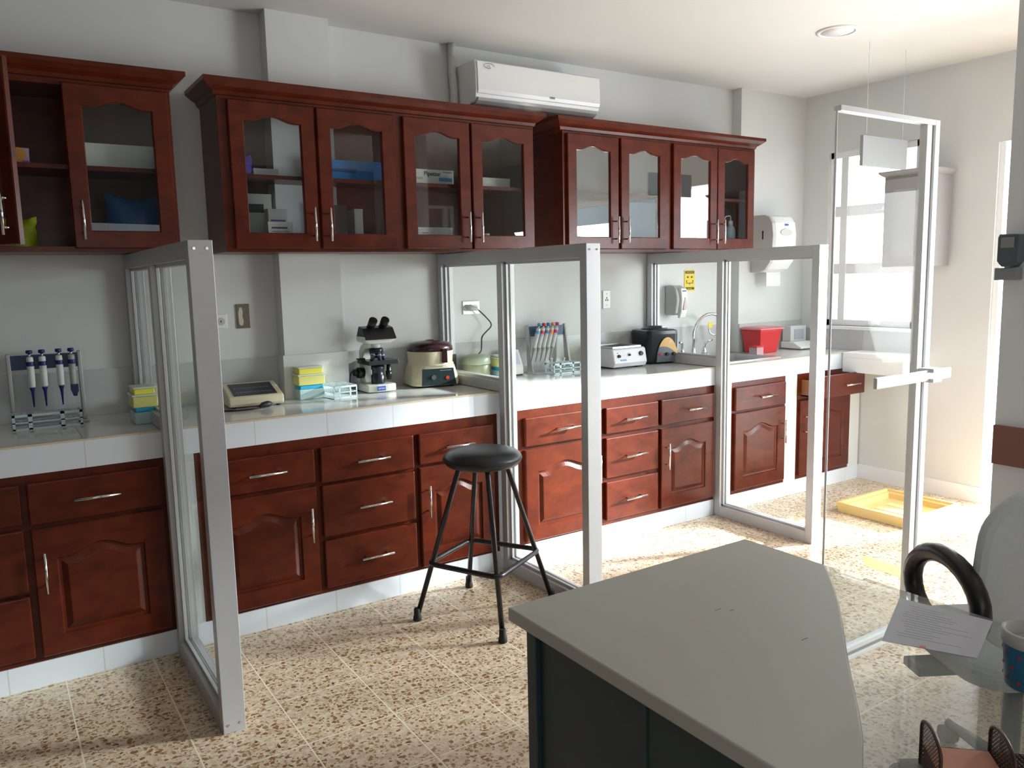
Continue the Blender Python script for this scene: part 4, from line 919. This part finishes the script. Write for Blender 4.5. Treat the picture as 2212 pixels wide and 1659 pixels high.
MB().prism(org + inn, 1, -.1202, -.1188).build('orange_field', mat('orange_panel', (.72, .42, .13), .4), vx)
text('18', .030, mat('pale_orange', (.85, .70, .45), .4), vx, (.038, -.1210, .138))
for x_, r_, mm_, nm in ((-.030, .010, RED, 'red_button'), (.020, .012, BLACK, 'speed_knob'), (.070, .012, BLACK, 'timer_knob')):
    MB().tube([(x_, -.119, .062), (x_, -.119 - (.016 if mm_ is BLACK else .004), .062)], [r_, r_ * .85], 16).build(nm, mm_, vx)
MB().box(-.09, .09, -.08, .08, 0, .007).build('foot', RUBBER, vx)

# sink and tap
sk = thing('sink', 'stainless steel sink set into the counter behind the third partition', 'sink', (4.15, 3.68, ZK))
def rz4(x0, x1, y0, y1, z): return [(x0, y0, z), (x1, y0, z), (x1, y1, z), (x0, y1, z)]
MB().rings([rz4(SX0 - .02, SX1 + .02, SY0 - .02, SY1 + .075, .9305), rz4(SX0 - .02, SX1 + .02, SY0 - .02, SY1 + .075, .937), rz4(SX0 + .02, SX1 - .02, SY0 + .02, SY1 - .02, .937), rz4(SX0 + .03, SX1 - .03, SY0 + .03, SY1 - .03, .86), rz4(SX0 + .06, SX1 - .06, SY0 + .06, SY1 - .06, .832)], False, True).build('basin', mat('sink_steel', (.5, .5, .5), .3, .9), sk, .004, world=True)
MB().lathe([(.03, 0), (.03, .003), (.015, .002)], (4.15, 3.68, .832), 16).build('drain', CHROME, sk, world=True)
fc = thing('faucet', 'chrome gooseneck tap with two lever handles at the sink', 'faucet', (4.07, 3.90, .9375))
pts = [(4.062, 3.90, .94), (4.062, 3.90, 1.09)] + [(4.062 + .115 - .115 * math.cos(PI * k / 14), 3.90 - .10 * k / 14, 1.10 + .125 * math.sin(PI * k / 14)) for k in range(0, 14)] + [(4.29, 3.80, 1.09)]
MB().tube(pts, .0095, 14).build('spout', CHROME, fc, world=True)
MB().lathe([(.028, 0), (.026, .008), (.018, .014), (.016, .05), (.012, .06)], (4.062, 3.90, .9375), 20).build('base', CHROME, fc, world=True)
MB().box(3.93, 4.20, 3.878, 3.922, .9375, .943).build('deck_plate', CHROME, fc, .003, world=True)
for x_, s in ((3.955, -1), (4.168, 1)):
    MB().lathe([(.022, 0), (.020, .02), (.013, .04), (.011, .05)], (x_, 3.90, .943), 16).tube([(x_, 3.90, .985), (x_ + .004 * s, 3.895, 1.02), (x_ + .020 * s if s > 0 else x_ - .02, 3.885, 1.038), (x_ + .052 * s, 3.875, 1.042)], [.010, .008, .008, .006], 10).build('lever_handle', CHROME, fc, world=True)
ew = thing('side_tap', 'small chrome side tap with a yellow tag below the gooseneck', 'tap', (4.25, 3.86, .9375))
MB().tube(smooth([(4.30, 3.84, .94), (4.30, 3.84, 1.055), (4.27, 3.845, 1.078), (4.20, 3.85, 1.080), (4.17, 3.855, 1.10), (4.165, 3.855, 1.13)]), .006, 10).build('pipe', CHROME, ew, world=True)
MB().box(4.155, 4.192, 3.85, 3.853, 1.13, 1.168).build('yellow_tag', mat('tag_yellow', (.75, .62, .03), .5), ew, world=True)

# sharps bin, balance
rb = thing('sharps_container', 'red plastic sharps container right of the sink', 'container', (4.64, 3.80, ZK))
MB().rings([rz4(-.09, .09, -.07, .07, 0), rz4(-.115, .12, -.09, .085, .165)], True, True).build('bin', RED, rb, .008)
MB().rings([rz4(-.125, .130, -.10, .095, .165), rz4(-.125, .130, -.10, .095, .175), rz4(-.10, .105, -.075, .075, .185)], True, True).build('lid', mat('pink_lid', (.62, .16, .18), .35), rb, .004)
rc_ = thing('specimen_box', 'small clear pinkish box with a red lid beside the sharps container', 'container', (4.47, 3.70, ZK))
MB().box(-.035, .035, -.035, .035, 0, .055).build('box_body', mat('pinkish_clear', (.60, .38, .40), .2), rc_, .003)
MB().box(-.045, .04, -.04, .04, .055, .065).build('lid', RED, rc_, .003)
bl = thing('balance', 'white laboratory balance at the right end of the counter', 'balance', (5.06, 3.80, ZK))
MB().prism([(-.10, .006), (-.10, .02), (-.03, .055), (.08, .055), (.08, .006)], 0, -.10, .10).build('housing', WHITE, bl, .006)
MB().box(-.09, .09, .0, .075, .055, .17).build('weighing_chamber', mat('chamber', (.62, .64, .66), .2), bl, .004)
MB().box(-.05, .06, -.003, .0, .07, .145).build('display', mat('display_grey', (.38, .40, .45), .3), bl, .001)

# ------------------------------------------------------------------ things inside the wall cabinets
SH, BT = ZS + .0095, ZB + .0185
def cbox(name, x0, x1, z, h, y0, y1, m, label, cat='box', bevel=.0015):
    t = thing(name, label, cat, ((x0 + x1) / 2, (y0 + y1) / 2, z))
    MB().box(x0, x1, y0, y1, z, z + h).build('body', m, t, bevel, world=True)
    MB().box(x0 - .001, x1 + .001, y0 - .001, y1 + .001, z + h - .012, z + h + .001).build('lid', m, t, .001, world=True)
    return t
cbox('storage_box', .385, .680, SH, .100, 3.78, 3.92, mat('tray_white', (.80, .82, .78), .5), 'long white box on the upper shelf of the left cabinet')
t = cbox('carton', .115, .213, SH, .066, 3.80, 3.88, mat('pink_carton', (.55, .42, .62), .5), 'small carton printed with an orange disc beside the open cabinet door')
MB().tube([(.175, 3.7985, SH + .040), (.175, 3.7955, SH + .040)], .028, 20).build('orange_disc', mat('orange_print', (.80, .38, .06), .5), t, world=True)
MB().box(.116, .212, 3.7965, 3.799, SH + .002, SH + .018).build('purple_band', mat('purple_print', (.28, .12, .45), .5), t, world=True)
def bag(name, x0, x1, y0, y1, z, h, m, label, seed):
    rnd = random.Random(seed); nx, nz = 12, 10; t = []
    mb = MB(); F = []; K = []
    for j in range(nz + 1):
        for i in range(nx + 1):
            u, v = i / nx, j / nz; x = x0 + (x1 - x0) * u + rnd.uniform(-.004, .004)
            top = h * (0.86 + .14 * abs(2 * u - 1) ** 1.5) * v
            d_ = (y1 - y0) / 2 * (math.sin(PI * u) ** .5 if 0 < u < 1 else 0) * (1 - v ** 2.5 * .95) + .002
            F.append((x, (y0 + y1) / 2 - d_ + rnd.uniform(-.006, .006) * (0 < u < 1), z + top)); K.append((x, (y0 + y1) / 2 + d_, z + top))
    n = len(F); fs = []
    for j in range(nz):
        for i in range(nx):
            a_ = j * (nx + 1) + i; fs += [(a_, a_ + 1, a_ + nx + 2, a_ + nx + 1), (n + a_ + nx + 1, n + a_ + nx + 2, n + a_ + 1, n + a_)]
    mb._add(F + K, fs, True); o = mb.build(name, m, None); tag(o, label, 'bag'); return o
bag('plastic_bag', .475, .695, 3.74, 3.90, BT, .235, mat('blue_bag', (.01, .09, .26), .25), 'crumpled blue plastic bag at the bottom of the left cabinet', 3)
bag('plastic_bag', .09, .215, 3.76, 3.90, BT, .13, mat('lime_bag', (.35, .42, .02), .3), 'lime green bag at the bottom of the left cabinet behind the open door', 5)
# cabinet 2
bag('cloth_bundle', 1.00, 1.095, 3.76, 3.86, SH, .10, PURP, 'crumpled purple glove on the upper shelf of the middle cabinet', 8)['category'] = 'glove'
cbox('card_box', 1.10, 1.214, SH, .038, 3.80, 3.88, WCARD, 'flat white card box beside the purple glove on the upper shelf')
t = cbox('instrument_box', 1.03, 1.205, BT, .262, 3.90, 3.975, mat('pale_device', (.62, .63, .58), .5), 'tall pale box with a black panel low in the middle cabinet')
MB().box(1.055, 1.165, 3.8965, 3.899, BT + .175, BT + .215).build('black_panel', INK, t, world=True)
t = cbox('carton', 1.155, 1.245, BT, .185, 3.80, 3.86, mat('white_carton', (.85, .85, .86), .5), 'upright white carton with a purple printed line in the middle cabinet')
MB().box(1.165, 1.235, 3.7975, 3.799, BT + .128, BT + .136).build('purple_line', mat('purple_line', (.25, .12, .50), .5), t, world=True)
t = cbox('carton', 1.135, 1.250, BT, .122, 3.745, 3.79, mat('white_carton2', (.88, .88, .86), .5), 'low white printed carton in front of the upright one')
MB().box(1.150, 1.225, 3.7425, 3.744, BT + .092, BT + .099).box(1.150, 1.235, 3.7425, 3.744, BT + .078, BT + .080).box(1.150, 1.215, 3.7425, 3.744, BT + .070, BT + .072).build('printed_text', INKG, t, world=True)
t = cbox('carton', 1.44, 1.738, SH, .098, 3.79, 3.93, BLUEC, 'bright blue carton on the upper shelf of the middle cabinet')
MB().box(1.47, 1.60, 3.787, 3.789, SH + .042, SH + .058).build('dark_print', mat('navy_print', (.0, .06, .22), .5), t, world=True)
for x_, w_, h_, m_, lb in ((1.418, .022, .22, mat('pale_blue_book', (.45, .55, .62), .5), 'thin pale blue folder standing under the blue carton'), (1.485, .075, .215, mat('brown_binder', (.16, .09, .08), .5), 'brown binder standing under the blue carton'), (1.60, .045, .20, WCARD, 'white folder standing under the blue carton')):
    cbox('folder', x_, x_ + w_, BT, h_, 3.84, 3.95, m_, lb, 'folder')
t = cbox('carton', 1.885, 2.148, SH, .079, 3.79, 3.92, WCARD, 'white carton printed Pipettor on the upper shelf of the middle cabinet')
text('Pipettor', .030, INK, t, (0.005, -.0665, .058), bold=.0006)
MB().box(1.895, 1.965, 3.7865, 3.7885, SH + .028, SH + .040).build('green_print', mat('green_print', (.35, .55, .10), .5), t, world=True)
MB().box(2.060, 2.138, 3.7865, 3.7885, SH + .022, SH + .040).build('blue_print', mat('blue_print', (.10, .35, .65), .5), t, world=True)
text('micropette', .012, INKG, t, (0.095, -.0665, .070))
t = cbox('carton', 1.885, 2.132, BT, .112, 3.79, 3.92, WCARD, 'flat white carton with a swirl mark at the bottom of the middle cabinet')
MB().tube([(1.925 + .013 * math.cos(a_), 3.788, BT + .088 + .013 * math.sin(a_)) for a_ in [k * .4 for k in range(2, 14)]], .0012, 6).build('swirl_mark', INKG, t, world=True)
MB().box(1.95, 1.985, 3.7875, 3.7889, BT + .083, BT + .086).build('printed_text', INKG, t, world=True)
cbox('carton', 2.25, 2.505, SH, .055, 3.79, 3.92, mat('cream_carton', (.70, .70, .60), .5), 'low pale carton on the upper shelf behind the fourth door')
for x_, nm in ((2.312, 'left'), (2.352, 'right')):
    o = MB().lathe([(.016, 0), (.017, .004), (.017, .055), (.012, .062), (.012, .066), (.016, .067), (.016, .085), (.014, .086)], (x_, 3.80, BT), 18).build('jar', WHITE, None)
    tag(o, nm + ' of two small white jars behind the fourth glazed door', 'jar', 'small white jars in the middle cabinet')
# cabinet 3
t = thing('supply_tray', 'white tray at the bottom left of the right wall cabinet', 'tray', (3.06, 3.84, BT))
MB().rings([rz4(-.17, .14, -.09, .08, 0), rz4(-.18, .15, -.10, .09, .075), rz4(-.174, .144, -.094, .084, .075), rz4(-.165, .135, -.085, .075, .006)], True, True).build('tray_body', WHITE, t)
for k, (x_, y_, m_, nm) in enumerate(((2.965, 3.83, RED, 'red capped bottle left in the white tray'), (3.00, 3.80, mat('salmon_cap', (.70, .25, .18), .4), 'salmon capped bottle in the white tray'), (3.045, 3.84, BLACK, 'black capped bottle in the middle of the white tray'), (3.10, 3.81, WHITE, 'white capped bottle in the white tray'))):
    j = thing('small_bottle', nm, 'bottle', (x_, y_, BT + .0065), 0, 'small bottles in the white tray')
    MB().lathe([(.016, 0), (.016, .065), (.010, .075)], seg=16).build('bottle_body', mat('pale_bottle', (.6, .62, .62), .3), j)
    MB().lathe([(.013, .075), (.013, .098), (.011, .10)], seg=16).build('cap', m_, j)
for x_, lb in ((4.215, 'wash bottle partly hidden by the door stile in the right cabinet'), (4.305, 'squeeze wash bottle with a bent spout behind the last glazed door')):
    j = thing('wash_bottle', lb, 'bottle', (x_, 3.80, BT), 0, 'wash bottles in the right cabinet')
    MB().lathe([(.030, 0), (.032, .005), (.032, .125), (.026, .15), (.014, .163), (.014, .168)], seg=24).build('bottle_body', mat('milky_blue', (.42, .52, .58), .3), j)
    MB().lathe([(.016, .166), (.016, .188), (.008, .195)], seg=18).build('cap', WHITE, j)
    MB().tube([(0, 0, .19), (0, 0, .215), (-.006, 0, .226), (-.045, 0, .222), (-.056, 0, .21), (-.060, 0, .19)], .0032, 8).build('spout', WHITE, j)
